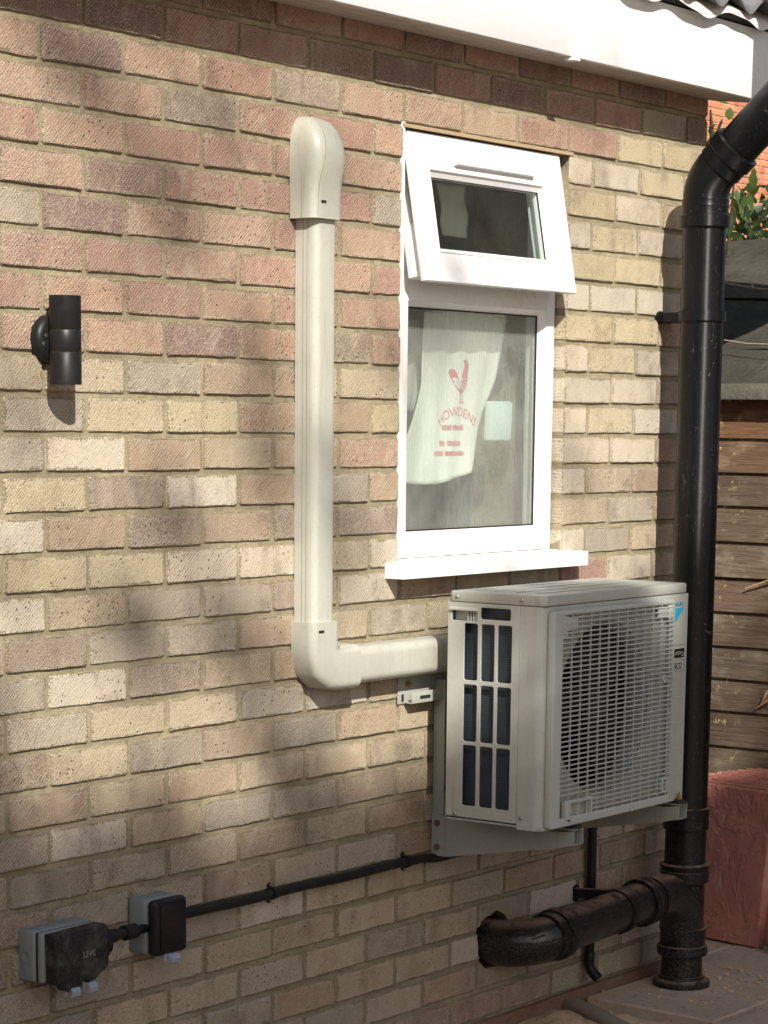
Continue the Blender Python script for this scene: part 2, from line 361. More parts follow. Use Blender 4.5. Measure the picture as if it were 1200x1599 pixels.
# ------------------------------------------------------------------ geometry helpers
def join(dst, src):
    me = bpy.data.meshes.new('tmp'); src.to_mesh(me); src.free(); dst.from_mesh(me); bpy.data.meshes.remove(me)
def add_box(bm, x0, x1, y0, y1, z0, z1, bev=0.0, seg=2):
    t = bmesh.new(); bmesh.ops.create_cube(t, size=1)
    for v in t.verts: v.co = Vector((x0+(v.co.x+.5)*(x1-x0), y0+(v.co.y+.5)*(y1-y0), z0+(v.co.z+.5)*(z1-z0)))
    if bev > 0: bmesh.ops.bevel(t, geom=t.edges[:], offset=bev, segments=seg, profile=.5, affect='EDGES')
    join(bm, t)
def loft(bm, rings, caps=True):
    R = [[bm.verts.new(p) for p in r] for r in rings]
    n = len(R[0])
    for a, b in zip(R, R[1:]):
        for i in range(n): bm.faces.new((a[i], a[(i+1) % n], b[(i+1) % n], b[i]))
    if caps:
        bm.faces.new(list(reversed(R[0]))); bm.faces.new(R[-1])
def add_tube(bm, pts, r, n=16, caps=True, squash=None):
    pts = [Vector(p) for p in pts]; rs = r if isinstance(r, (list, tuple)) else [r]*len(pts)
    tn = [((pts[min(i+1, len(pts)-1)]-pts[max(i-1, 0)])).normalized() for i in range(len(pts))]
    up = Vector((0, 0, 1)) if abs(tn[0].z) < .9 else Vector((0, 1, 0))
    a = tn[0].cross(up).normalized(); rings = []
    for i, p in enumerate(pts):
        a = (a-tn[i]*a.dot(tn[i])).normalized(); b = tn[i].cross(a)
        rings.append([p+(a*math.cos(2*math.pi*j/n)+b*math.sin(2*math.pi*j/n))*rs[i] for j in range(n)])
    loft(bm, rings, caps)
def add_lathe(bm, c, axis, prof, n=24):       # prof: list of (distance along axis, radius)
    ax = Vector(axis).normalized(); c = Vector(c)
    up = Vector((0, 0, 1)) if abs(ax.z) < .9 else Vector((0, 1, 0))
    a = ax.cross(up).normalized(); b = ax.cross(a)
    rings = [[c+ax*d+(a*math.cos(2*math.pi*j/n)+b*math.sin(2*math.pi*j/n))*max(r, 1e-4) for j in range(n)] for d, r in prof]
    loft(bm, rings, True)
def arc(p0, p1, p2, n=8):                     # quadratic bend
    p0, p1, p2 = Vector(p0), Vector(p1), Vector(p2)
    return [p0*(1-t)**2+p1*2*t*(1-t)+p2*t*t for t in [i/n for i in range(n+1)]]
def circ_bend(p0, corner, p2, n=10):          # true circular fillet for equal legs
    p0, c, p2 = Vector(p0), Vector(corner), Vector(p2)
    u = (p0-c).normalized(); w = (p2-c).normalized(); L = (p0-c).length
    th = u.angle(w); r = L*math.tan(th/2); o = c+(u+w).normalized()*(r/math.sin(th/2))
    a = p0-o; b = p2-o; ang = a.angle(b); out = []
    for i in range(n+1):
        t = i/n
        out.append(o+(a*math.sin((1-t)*ang)+b*math.sin(t*ang))/math.sin(ang))
    return out
def rrect(x0, x1, y0, y1, r, n=4):
    out = []
    for cx, cy, a0 in ((x1-r, y1-r, 0), (x0+r, y1-r, 90), (x0+r, y0+r, 180), (x1-r, y0+r, 270)):
        for i in range(n+1):
            a = rad(a0+90*i/n); out.append((cx+r*math.cos(a), cy+r*math.sin(a)))
    return out
def circle2(cx, cy, r, n=48): return [(cx+r*math.cos(2*math.pi*i/n), cy+r*math.sin(2*math.pi*i/n)) for i in range(n)]
def add_plate(bm, outlines, thick, frame, bev=0.0):
    """2D outlines (first outer, rest holes) extruded; frame = (origin, u, v, normal): (a,b) -> origin+a*u+b*v, front face towards normal"""
    cu = bpy.data.curves.new('tmp', 'CURVE'); cu.dimensions = '2D'; cu.fill_mode = 'BOTH'
    cu.extrude = thick/2-bev; cu.bevel_depth = bev; cu.bevel_resolution = 1; cu.offset = -bev
    for o in outlines:
        sp = cu.splines.new('POLY'); sp.points.add(len(o)-1); sp.use_cyclic_u = True
        for p, q in zip(sp.points, o): p.co = (q[0], q[1], 0, 1)
    ob = bpy.data.objects.new('tmp', cu); me = bpy.data.meshes.new_from_object(ob)
    o, u, v, n = [Vector(x) for x in frame]
    mt = Matrix(((u.x, v.x, n.x, 0), (u.y, v.y, n.y, 0), (u.z, v.z, n.z, 0), (0, 0, 0, 1)))
    me.transform(Matrix.Translation(o-n*thick/2) @ mt)
    if mt.determinant() < 0: me.flip_normals()
    bm.from_mesh(me); bpy.data.meshes.remove(me); bpy.data.objects.remove(ob); bpy.data.curves.remove(cu)
def add_prism(bm, poly, axis, d0, d1):        # poly in the two other axes, ordered (x,y),(y,z) or (x,z)
    def P(a, b, d): return {'x': (d, a, b), 'y': (a, d, b), 'z': (a, b, d)}[axis]
    loft(bm, [[Vector(P(a, b, d0)) for a, b in poly], [Vector(P(a, b, d1)) for a, b in poly]])
def add_text(bm, s, size, frame, depth=.0006, sx=1.0, align='LEFT', arcr=None):
    cu = bpy.data.curves.new('tmp', 'FONT'); cu.body = s; cu.size = size; cu.align_x = align; cu.extrude = depth
    ob = bpy.data.objects.new('tmp', cu); me = bpy.data.meshes.new_from_object(ob)
    o, u, v, n = [Vector(x) for x in frame]
    for vt in me.vertices:
        x, y, z = vt.co; x *= sx
        if arcr:
            a = x/arcr; x = math.sin(a)*(arcr+y); y = math.cos(a)*(arcr+y)-arcr
        vt.co = o+u*x+v*y+n*z
    bm.from_mesh(me); bpy.data.meshes.remove(me); bpy.data.objects.remove(ob); bpy.data.curves.remove(cu)
XZ = lambda x, y, z: ((x, y, z), (1, 0, 0), (0, 0, 1), (0, -1, 0))      # faces the garden (-y)
YZ = lambda x, y, z: ((x, y, z), (0, -1, 0), (0, 0, 1), (-1, 0, 0))     # faces left (-x)

def link(name, me, mat, parent, smooth=None):
    o = bpy.data.objects.new(name, me); COL.objects.link(o)
    if mat is not None and not me.materials: me.materials.append(mat)
    if parent is not None: o.parent = parent
    return o
def obj(name, bm, mat, parent=None, smooth=35, origin=None, label=None):
    """bm in scene coordinates -> ONE mesh object; children keep the origin of their thing"""
    base = Vector(origin) if origin is not None else (BASE[parent.name] if parent is not None else Vector((0, 0, 0)))
    bmesh.ops.recalc_face_normals(bm, faces=bm.faces[:])
    me = bpy.data.meshes.new(name); bm.to_mesh(me); bm.free()
    me.transform(Matrix.Translation(-base))
    o = link(name, me, mat, parent)
    if parent is None: o.location = base
    else: o.location = base-BASE[parent.name]
    BASE[o.name] = base
    if smooth:
        for p in me.polygons: p.use_smooth = True
        try: me.set_sharp_from_angle(angle=rad(smooth))
        except Exception: pass
    if label: o['label'] = label
    return o
BASE = {}
def thing(name, loc, label, cat, group=None):
    o = bpy.data.objects.new(name, None); COL.objects.link(o); o.location = loc; o.empty_display_size = .1
    BASE[o.name] = Vector(loc); tag(o, label, cat, group); return o
def tag(o, label, cat, group=None):
    o['label'] = label; o['category'] = cat
    if group: o['group'] = group
def struct(o): o['kind'] = 'structure'; return o
def stuff(o): o['kind'] = 'stuff'; return o
B = bmesh.new

# ------------------------------------------------------------------ ground
bm = B()                                          # earth sheet to the horizon
N = 40
add_box(bm, -150, 150, -150, 150, GZ-.30, GZ-.06)
struct(obj('ground', bm, SAND, smooth=None))
bm = B()                                          # loose sandy soil in the trench along the wall foot
xs = [-1.2+i*.05 for i in range(50)]+[1.3+i*.012 for i in range(46)]+[1.86+i*.05 for i in range(15)]; ys = [0.02-j*.014 for j in range(40)]
rr = random.Random(3)
grid = []
for i, x in enumerate(xs):
    row = []
    for j, y in enumerate(ys):
        h = GZ-.028+.016*math.sin(x*9+1.3*y)*math.cos(y*11+x*4)+rr.uniform(-.007, .007)
        h += .026*math.exp(-((x-1.80)**2+(y+.035)**2)/.0022)+.020*math.exp(-((x-1.66)**2+(y+.05)**2)/.003)+.018*math.exp(-((x-1.77)**2+(y+.16)**2)/.002)+.015*math.exp(-((x-1.55)**2+(y+.10)**2)/.006)
        row.append(bm.verts.new((x, y, h)))
    grid.append(row)
for i in range(len(xs)-1):
    for j in range(len(ys)-1): bm.faces.new((grid[i][j], grid[i+1][j], grid[i+1][j+1], grid[i][j+1]))
struct(obj('soil', bm, SAND, smooth=60))
bm = B()                                          # paving bed
add_box(bm, 1.80, 3.4, -.06, 3.0, GZ-.06, GZ-.014); add_box(bm, 1.84, 6, -6.0, -.065, GZ-.06, GZ-.014)
add_box(bm, -6, 1.835, -6.0, -.5, GZ-.06, GZ-.014)
paving = struct(obj('patio_paving', bm, SAND, smooth=None))
def slab(poly, dz=0.0):
    b = B(); t = B()
    vs = [t.verts.new((x, y, GZ-.04+dz)) for x, y in poly]; f = t.faces.new(vs)
    e = bmesh.ops.extrude_face_region(t, geom=[f]); 
    for v in e['geom']:
        if isinstance(v, bmesh.types.BMVert): v.co.z = GZ+dz
    bmesh.ops.recalc_face_normals(t, faces=t.faces[:])
    bmesh.ops.bevel(t, geom=t.edges[:], offset=.004, segments=1, affect='EDGES')
    join(b, t); return obj('paving_slab', b, PAVE, paving, smooth=None)
slab([(1.835, -.015), (2.245, -.030), (2.245, -.405), (1.815, -.405)], .004)
slab([(2.258, -.030), (2.36, -.030), (2.36, -.005), (2.66, -.005), (2.66, -.325), (2.258, -.325)])
slab([(2.36, .005), (2.70, .005), (2.70, .6), (2.36, .6)], -.002)
slab([(2.715, .6), (3.15, .6), (3.15, .005), (2.715, .005)])
slab([(2.675, -.005), (3.15, -.005), (3.15, -.45), (2.675, -.45)], .002)
slab([(2.258, -.337), (2.66, -.337), (2.66, -.90), (2.258, -.90)], -.003)
slab([(1.815, -.418), (2.245, -.418), (2.245, -.98), (1.815, -.98)], -.003)
for i in range(5):
    slab([(1.80-.45*i, -.51), (1.80-.45*i, -.95), (1.36-.45*i, -.95), (1.36-.45*i, -.51)], R_.uniform(-.004, .003))
bm = B(); t = B()                                 # crumbs of mortar and grit lying on the paving
for i in range(240):
    x = R_.gauss(2.12, .14); y = R_.gauss(-.2, .09)
    if (x-2.11)**2+(y+.14)**2 < .075**2 or x < 1.87: continue
    s = abs(R_.gauss(0, .0032))+.0015
    q = bmesh.ops.create_icosphere(t, subdivisions=1, radius=s, matrix=Matrix.Translation((x, y, GZ+.004)) @ Matrix.Diagonal((R_.uniform(.7, 1.6), R_.uniform(.7, 1.6), .7, 1)))
for i in range(160):
    x = R_.uniform(1.45, 1.8); y = -abs(R_.gauss(.08, .08))
    s = abs(R_.gauss(0, .005))+.002
    bmesh.ops.create_icosphere(t, subdivisions=1, radius=s, matrix=Matrix.Translation((x, y, GZ-.022)))
join(bm, t)
stuff(obj('grit', bm, SAND, smooth=None))

# ------------------------------------------------------------------ brick house
house = thing('brick_house', (1.0, 0, GZ), 'house wall of mottled buff and red bricks with white fascia, window and grey tiles', 'house')
HB = BASE[house.name]
WX0, WX1, WZ0, WZ1 = 1.0125, 1.6875, -1.0125, -.0375
XL, XR = -1.8, 2.3625
bm = B()                                          # mortar body with window opening
MY0, MY1 = .0054, .28
add_box(bm, XL, WX0-.006, MY0, MY1, GZ-.1, .42); add_box(bm, WX1+.006, XR-.006, MY0, MY1, GZ-.1, .42)
add_box(bm, WX0-.006, WX1+.006, MY0, MY1, WZ1+.004, .42)
mortar = obj('mortar', bm, MORTAR, house, smooth=None)

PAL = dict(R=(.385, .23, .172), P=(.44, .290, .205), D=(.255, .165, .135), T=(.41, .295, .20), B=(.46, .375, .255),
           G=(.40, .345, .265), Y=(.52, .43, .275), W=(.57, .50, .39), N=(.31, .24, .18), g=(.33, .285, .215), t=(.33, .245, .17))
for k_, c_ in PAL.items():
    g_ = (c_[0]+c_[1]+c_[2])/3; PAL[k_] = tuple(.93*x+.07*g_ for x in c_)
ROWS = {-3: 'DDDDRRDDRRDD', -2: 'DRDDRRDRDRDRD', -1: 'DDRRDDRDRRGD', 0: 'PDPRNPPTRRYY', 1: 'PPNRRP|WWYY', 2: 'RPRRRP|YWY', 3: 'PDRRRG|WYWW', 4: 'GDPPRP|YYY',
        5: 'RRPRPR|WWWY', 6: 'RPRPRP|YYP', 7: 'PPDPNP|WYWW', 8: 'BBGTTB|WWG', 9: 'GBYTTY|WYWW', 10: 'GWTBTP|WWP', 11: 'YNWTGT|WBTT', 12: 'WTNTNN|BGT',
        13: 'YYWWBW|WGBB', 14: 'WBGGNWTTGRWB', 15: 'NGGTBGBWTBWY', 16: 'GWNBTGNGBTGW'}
meshes = {}
def brick_mesh(kind, var):
    if (kind, var) in meshes: return meshes[kind, var]
    L, H = kind, .065; r = random.Random(int(L*1e4)+var*77)
    pts = []
    nx, nz, c = (9 if L > .15 else 5), 3, .004
    for i in range(nx): pts.append((-L/2+c+(L-2*c)*i/(nx-1), H/2))
    for i in range(1, nz): pts.append((L/2, H/2-c-(H-2*c)*(i-1)/(nz-2)))
    for i in range(nx): pts.append((L/2-c-(L-2*c)*i/(nx-1), -H/2))
    for i in range(1, nz): pts.append((-L/2, -H/2+c+(H-2*c)*(i-1)/(nz-2)))
    pts = [(x+r.uniform(-.0009, .0009), z+r.uniform(-.0011, .0011)) for x, z in pts]
    b = bmesh.new(); y0 = [r.uniform(-.0006, .0006) for _ in pts]
    loft(b, [[Vector((x, .10, z)) for x, z in pts], [Vector((x, .0032, z)) for x, z in pts],
             [Vector((x*(1-.0052/L), .0004+q, z*(1-.0052/H))) for (x, z), q in zip(pts, y0)]])
    bmesh.ops.recalc_face_normals(b, faces=b.faces[:])
    me = bpy.data.meshes.new('brick'); b.to_mesh(me); b.free(); me.materials.append(BRICK)
    meshes[kind, var] = me; return me
allb = []
rb = random.Random(21)
for c in range(-3, 29):
    z = -.075*c; odd = c % 2 != 0; spans = []
    if odd: spans = [(k*.225, (k+1)*.225) for k in range(-8, 10)]+[(2.25, 2.3625)]
    else: spans = [(k*.225-.1125, k*.225+.1125) for k in range(-7, 11)]
    row = ROWS.get(c)
    if row is None: row = ''.join(rb.choice('BGBGTWBgGtBT') for _ in range(14))
    row = row.replace('|', '')
    idx = 0
    for a, b_ in spans:
        if 1 <= c <= 13:
            if a >= WX0-.01 and b_ <= WX1+.01: continue
            if a < WX0 < b_: b_ = WX0
            if a < WX1 < b_: a = WX1
        vis = b_ > -.20
        letter = row[min(idx, len(row)-1)] if vis else rb.choice('TBGNP')
        if vis: idx += 1
        allb.append((a, b_, z, letter))
def area(a, b_, z):
    px = [project((x, 0, zz)) for x in (a, b_) for zz in (z-.0325, z+.0325)]
    x0, x1 = max(min(p[0] for p in px), 0), min(max(p[0] for p in px), 1200); y0, y1 = max(min(p[1] for p in px), 0), min(max(p[1] for p in px), 1599)
    return max(0, x1-x0)*max(0, y1-y0)
def hidden(a, b_, z):     # wholly behind the outdoor unit or above the soffit
    return z > .16 or all(700 < project((x, 0, zz))[0] < 1065 and 945 < project((x, 0, zz))[1] < 1225 for x in (a, b_) for zz in (z-.0325, z+.0325))
allb.sort(key=lambda t: -(0 if hidden(*t[:3]) else area(*t[:3])))
rest = B(); hole_bricks = []
HOLE = (1.418, -1.948)
for i, (a, b_, z, le) in enumerate(allb):
    L = b_-a-.010; kind = round(L, 4); me = brick_mesh(kind, rb.randrange(5))
    loc = Vector(((a+b_)/2+rb.uniform(-.0012, .0012), rb.uniform(-.0012, .0014), z+rb.uniform(-.0012, .0012)))
    q = Matrix.Rotation(rb.uniform(-.006, .006), 4, 'Y') @ Matrix.Rotation(rb.uniform(-.006, .006), 4, 'Z')
    flip = rb.random() < .5
    ok = i < 296 and area(a, b_, z) > 0 and not hidden(a, b_, z)
    if ok:
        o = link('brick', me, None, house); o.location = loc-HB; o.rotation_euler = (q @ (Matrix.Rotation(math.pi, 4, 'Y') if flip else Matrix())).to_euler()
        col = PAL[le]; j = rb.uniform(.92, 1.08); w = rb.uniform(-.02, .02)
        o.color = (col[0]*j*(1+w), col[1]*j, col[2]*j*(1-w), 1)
        o['half_length'] = L/2; o['half_height'] = .0325
        if abs(loc.x-HOLE[0]) < L/2+.075 and abs(loc.z-HOLE[1]) < .11: hole_bricks.append(o)
    else:
        t = B(); t.from_mesh(me); t.transform(Matrix.Translation(loc) @ q); join(rest, t)
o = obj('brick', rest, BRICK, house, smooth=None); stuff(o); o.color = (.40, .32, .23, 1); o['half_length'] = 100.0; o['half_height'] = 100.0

# broken-out hole round the waste pipe
bm = B(); r = random.Random(5); ring = []
for i in range(22):
    a = 2*math.pi*i/22; rr_ = .062+r.uniform(0, .009)+(.010 if -.2 < math.cos(a-.9) < 1 and math.sin(a) > .3 else 0)
    ring.append((HOLE[0]+rr_*math.cos(a), HOLE[1]+rr_*math.sin(a)))
loft(bm, [[Vector((x, -.05, z)) for x, z in ring], [Vector((x, .16, z)) for x, z in ring]])
bmesh.ops.recalc_face_normals(bm, faces=bm.faces[:])
cme = bpy.data.meshes.new('cutter'); bm.to_mesh(cme); bm.free(); cut = bpy.data.objects.new('cutter', cme); COL.objects.link(cut)
bpy.context.view_layer.update()
dg = bpy.context.evaluated_depsgraph_get()
tb = B(); add_box(tb, WX0-.006, WX1+.006, MY0, MY1, GZ-.1, WZ0+.001)
sill_mortar = obj('mortar_part', tb, MORTAR, house, smooth=None)
for o in hole_bricks+[sill_mortar]:
    md = o.modifiers.new('b', 'BOOLEAN'); md.operation = 'DIFFERENCE'; md.solver = 'EXACT'; md.object = cut
bpy.context.view_layer.update(); dg = bpy.context.evaluated_depsgraph_get()
for o in hole_bricks+[sill_mortar]:
    me = bpy.data.meshes.new_from_object(o.evaluated_get(dg)); o.modifiers.clear(); o.data = me
bpy.data.objects.remove(cut)
tb = B(); tb.from_mesh(mortar.data); tb.from_mesh(sill_mortar.data); tb.to_mesh(mortar.data); tb.free(); bpy.data.objects.remove(sill_mortar)

bm = B(); r = random.Random(8)                    # rendered plinth under the lowest course
top = []
for i in range(60):
    x = XL+(XR-XL+.01)*i/59; top.append((x, -2.1385+r.uniform(-.002, .002)))
poly = top+[(XR+.01, GZ-.1), (XL, GZ-.1)]
add_prism(bm, poly, 'y', -.010, .012)
obj('plinth', bm, PLIN, house, smooth=None)
bm = B(); add_box(bm, WX0-.004, WX1+.02, .0005, .09, WZ1-.0035, WZ1+.0045); add_box(bm, WX0+.002, WX1+.0, -.0035, .0, WZ1-.004, WZ1+.002)
obj('steel_lintel', bm, plain('lintel_edge', (.40, .31, .19), .7, grime=.3), house, smooth=None)

# fascia, soffit, eaves tray, tiles
FY, FZ0, FZ1 = -.120, .158, .334
for x0, x1 in ((-2.4, 1.506), (1.523, 3.25)):
    bm = B(); add_box(bm, x0, x1, FY, FY+.016, FZ0, FZ1, .002); obj('fascia_board', bm, FASC, house, smooth=40)
bm = B(); add_box(bm, 1.505, 1.524, FY-.0025, FY-.0006, FZ0-.002, FZ1, .001); add_box(bm, 1.499, 1.529, FY-.006, FY+.02, FZ0-.0085, FZ0-.0022, .001); add_box(bm, 1.5065, 1.5225, FY-.001, FY+.014, FZ0, FZ1)
f_ = B(); add_box(f_, -2.4, 3.25, -.098, -.080, .30, .44); obj('eaves_shade_board', f_, DARK, house, smooth=None)  # added dark board, its colour stands in for the shaded void above the fascia
obj('fascia_joint_strip', bm, FASC, house, smooth=40)
bm = B()
for k in range(3): add_box(bm, -2.4, XR, FY+.017+k*.0345, FY+.017+k*.0345+.0325, FZ0+.002, FZ0+.012, .0012)
add_prism(bm, [(XR+.001, FY+.017), (2.52, FY+.017), (XR+.001, -.002)], 'z', FZ0+.002, FZ0+.012)
obj('soffit_board', bm, SOFF, house, smooth=40)
TP = .155                                          # tile roll pitch
def roll(x): return .5+.5*math.cos(2*math.pi*(x-2.07)/.29)      # 1 on the low nose, 0 in the arch
bm = B()                                           # wavy white tray hanging below the tile noses
xs = [-2.4+i*.015 for i in range(376)]
def trayrow(y, z0, amp, dz): return [Vector((x, y-.004*math.sin(x*23), z0-amp*roll(x)+dz+.006*math.sin(x*5.1+1.1)+.003*math.sin(x*47))) for x in xs]
rows = [trayrow(-.146, .347, .022, 0), trayrow(-.143, .360, .020, 0), trayrow(-.124, .372, .008, 0), trayrow(.05, .46, .0, 0)]
for lay in (0, 1):
    V = [[bm.verts.new(p+Vector((0, 0, .0018*lay))) for p in rw] for rw in rows]
    for a, b_ in zip(V, V[1:]):
        for i in range(len(xs)-1): bm.faces.new((a[i], a[i+1], b_[i+1], b_[i]))
    if lay == 0: V0 = V
for i in range(len(xs)-1): bm.faces.new((V0[0][i], V0[0][i+1], V[0][i+1], V[0][i]))
obj('eaves_tray', bm, TRAY, house, smooth=60)
def tile_mesh(seed):
    b = bmesh.new(); n = 14; r = random.Random(seed)
    def row(y, z, th): return [Vector((TP*(-.5+1.06*i/n), y, z-.040*(.5+.5*math.cos(2*math.pi*(i/n*1.06-.5)))+th)) for i in range(n+1)]
    sl = math.tan(rad(28)); rg = []
    for y in (0.0, .012, .14, .30):
        j = r.uniform(-.0015, .0015)
        lo = row(y, y*sl+j-(.0 if y else .0), 0); hi = row(y, y*sl+j, .015)
        if y == 0: hi = [p+Vector((0, .003, -.003)) for p in hi]
        rg.append(lo+hi[::-1])
    loft(b, rg); bmesh.ops.recalc_face_normals(b, faces=b.faces[:])
    me = bpy.data.meshes.new('roof_tile'); b.to_mesh(me); b.free(); me.materials.append(TILE)
    for p in me.polygons: p.use_smooth = True
    me.set_sharp_from_angle(angle=rad(50)); return me
tms = [tile_mesh(i) for i in range(4)]; rest = B(); cnt = 0
for rw in range(4):
    for k in range(-29, 8):
        x = 2.118+k*TP; y = -.162+rw*.24; z = .390+rw*.24*math.tan(rad(28))+rw*.012+R_.uniform(-.003, .003)
        if rw == 0 and k >= -9:
            o = link('roof_tile', tms[(k*7) % 4], None, house); o.location = Vector((x, y+R_.uniform(-.006, .004), z))-HB
        else:
            t = B(); t.from_mesh(tms[(k*7+rw) % 4]); t.transform(Matrix.Translation((x, y, z))); join(rest, t)
stuff(obj('roof_tile', rest, TILE, house, smooth=50))
bm = B(); add_prism(bm, [(.75, .84), (2.2, 1.6), (2.2, 1.52), (.75, .76)], 'x', -2.4, 3.25); add_prism(bm, [(-.1, .375), (.8, .84), (.8, .80), (-.1, .345)], 'x', -2.4, 3.22)
obj('roof_deck', bm, TILE, house, smooth=None)

# ------------------------------------------------------------------ window (part of the house)
FYW = .030
bm = B()
t = .045
ix0, ix1 = WX0+.004, WX1-.003; iz0, iz1 = -.992, -.0425
def bar(x0, x1, z0, z1, y0=FYW, y1=.092, bev=.003): add_box(bm, x0, x1, y0, y1, z0, z1, bev)
LGX0, LGX1, LGZ0, LGZ1 = 1.0765, 1.648, -.9440, -.4125        # lower sight line
bar(ix0, LGX0, iz0, iz1); bar(LGX1, ix1, iz0, iz1)
bar(LGX0, LGX1, iz0, LGZ0, FYW+.0006); bar(LGX0, LGX1, LGZ1, -.352, FYW+.0006); bar(LGX0, LGX1, -.068, iz1, FYW+.012)
window = obj('window', bm, PVC, house, smooth=40)
bm = B()                                           # sloped glazing bead
for (x0, x1, z0, z1, d) in ((LGX0, LGX0+.014, LGZ0, LGZ1, 'l'), (LGX1-.014, LGX1, LGZ0, LGZ1, 'r'), (LGX0, LGX1, LGZ0, LGZ0+.012, 'b'), (LGX0, LGX1, LGZ1-.012, LGZ1, 't')):
    if d in 'lr':
        p = [(x0, FYW+.004), (x1, FYW+.020), (x1, FYW+.03), (x0, FYW+.03)] if d == 'l' else [(x1, FYW+.004), (x0, FYW+.020), (x0, FYW+.03), (x1, FYW+.03)]
        add_prism(bm, p, 'z', z0, z1)
    else:
        p = [(FYW+.004, z0), (FYW+.020, z1), (FYW+.03, z1), (FYW+.03, z0)] if d == 'b' else [(FYW+.004, z1), (FYW+.020, z0), (FYW+.03, z0), (FYW+.03, z1)]
        add_prism(bm, p, 'x', x0+.0005, x1-.0005)
obj('glazing_bead', bm, PVC, window, smooth=None)
bm = B(); gx0, gx1, gz0, gz1 = LGX0+.014, LGX1-.014, LGZ0+.012, LGZ1-.012
for x0, x1, z0, z1 in ((gx0, gx0+.003, gz0, gz1), (gx1-.004, gx1, gz0, gz1), (gx0, gx1, gz0, gz0+.003), (gx0, gx1, gz1-.003, gz1)): add_box(bm, x0, x1, .0485, .0515, z0, z1)
obj('gasket', bm, GASK, window, smooth=None)
bm = B(); add_box(bm, gx0, gx1, .052, .056, gz0, gz1); obj('fixed_pane', bm, GLASS_C, window, smooth=None, label='lower fixed pane fogged with condensation')
bm = B(); r = random.Random(9)                     # ragged white sealant down the left jamb
pts = [(WX0-.006, -.03-.955*i/40) for i in range(41)]
pl = [(x+r.uniform(-.003, .003), z) for x, z in pts]+[(WX0+.006, -.985), (WX0+.006, -.03)]
add_prism(bm, pl, 'y', .002, .030); obj('sealant', bm, CALK, window, smooth=None)
# top-hung sash, open at the bottom
ang = math.asin(.0585/.332)
ST = Vector((0, .005, -.045)); es = Vector((0, -math.sin(ang), -math.cos(ang))); en = Vector((0, -math.cos(ang), math.sin(ang)))   # down the sash, outward
def sashframe(dep=0): return (Vector((0, 0, 0))+ST+en*dep, (1, 0, 0), es, en)
SX0, SX1, SL = 1.028, 1.650, .332
bm = B()
ox = rrect(SX0, SX1, 0, SL, .002, 2); hole = rrect(1.096, 1.567, .082, .266, .001, 1)
add_plate(bm, [ox, hole], .016, sashframe(0), .0025)
add_plate(bm, [rrect(SX0+.012, SX1-.012, .008, SL-.014, .002, 1), hole], .040, sashframe(-.0165), .001)
sash = obj('opening_sash', bm, PVC, window, smooth=40)
bm = B()
def sprism(poly, x0, x1):                          # poly in (down, out)
    rings = [[ST+es*a+en*b+Vector((x, 0, 0)) for a, b in poly] for x in (x0, x1)]; loft(bm, rings)
sprism([(.074, .001), (.094, -.013), (.094, -.03), (.074, -.03)], 1.098, 1.565); sprism([(.266, .001), (.254, -.013), (.254, -.03), (.266, -.03)], 1.098, 1.565)
for xa, xb in ((1.096, 1.109), (1.567, 1.554)):
    pr = [[ST+es*d+Vector((xa, 0, 0))+en*.0005, ST+es*d+Vector((xb, 0, 0))-en*.013, ST+es*d+Vector((xb, 0, 0))-en*.03, ST+es*d+Vector((xa, 0, 0))-en*.03] for d in (.083, .265)]
    loft(bm, pr)
obj('sash_bead', bm, PVC, sash, smooth=None)
bm = B()
add_plate(bm, [rrect(1.106, 1.557, .091, .257, .001, 1), rrect(1.1095, 1.5525, .0945, .2535, .001, 1)], .003, sashframe(-.0145)); obj('sash_gasket', bm, GASK, sash, smooth=None)
bm = B(); add_plate(bm, [rrect(1.108, 1.555, .093, .255, .001, 1)], .004, sashframe(-.018)); obj('sash_pane', bm, GLASS_T, sash, smooth=None)
bm = B()                                           # trickle vent hood
sprism([(.042, .0005), (.045, .013), (.064, .012), (.0655, .0005)], 1.192, 1.512)
obj('trickle_vent', bm, PVC, sash, smooth=40)
bm = B()                                           # friction stay at the left edge
a0 = ST+es*.03-en*.03; a1 = ST+es*.20-en*.022
loft(bm, [[a0+Vector((dx, dy, 0)) for dx, dy in ((-.001, -.006), (.001, -.006), (.001, .006), (-.001, .006))], [a1+Vector((dx, dy, 0)) for dx, dy in ((-.001, -.006), (.001, -.006), (.001, .006), (-.001, .006))]])
for v in bm.verts: v.co.x += SX0+.009
add_lathe(bm, (SX0+.009, a1.y, a1.z+.02), (-1, 0, 0), [(0, .004), (.003, .004)], 10)
obj('friction_stay', bm, ZINC, window, smooth=40)
bm = B()                                           # sill board with down-turned nose
pr = [(-.050, -1.0005), (.030, -.9925), (.030, -1.0105), (-.040, -1.0125), (-.042, -1.030), (-.050, -1.031)]
add_prism(bm, pr, 'x', .961, 1.734)
add_box(bm, .9585, .9606, -.050, .002, -1.031, -.9965); add_box(bm, 1.7344, 1.7362, -.050, .002, -1.031, -.9965)
obj('sill', bm, PVC, window, smooth=None)
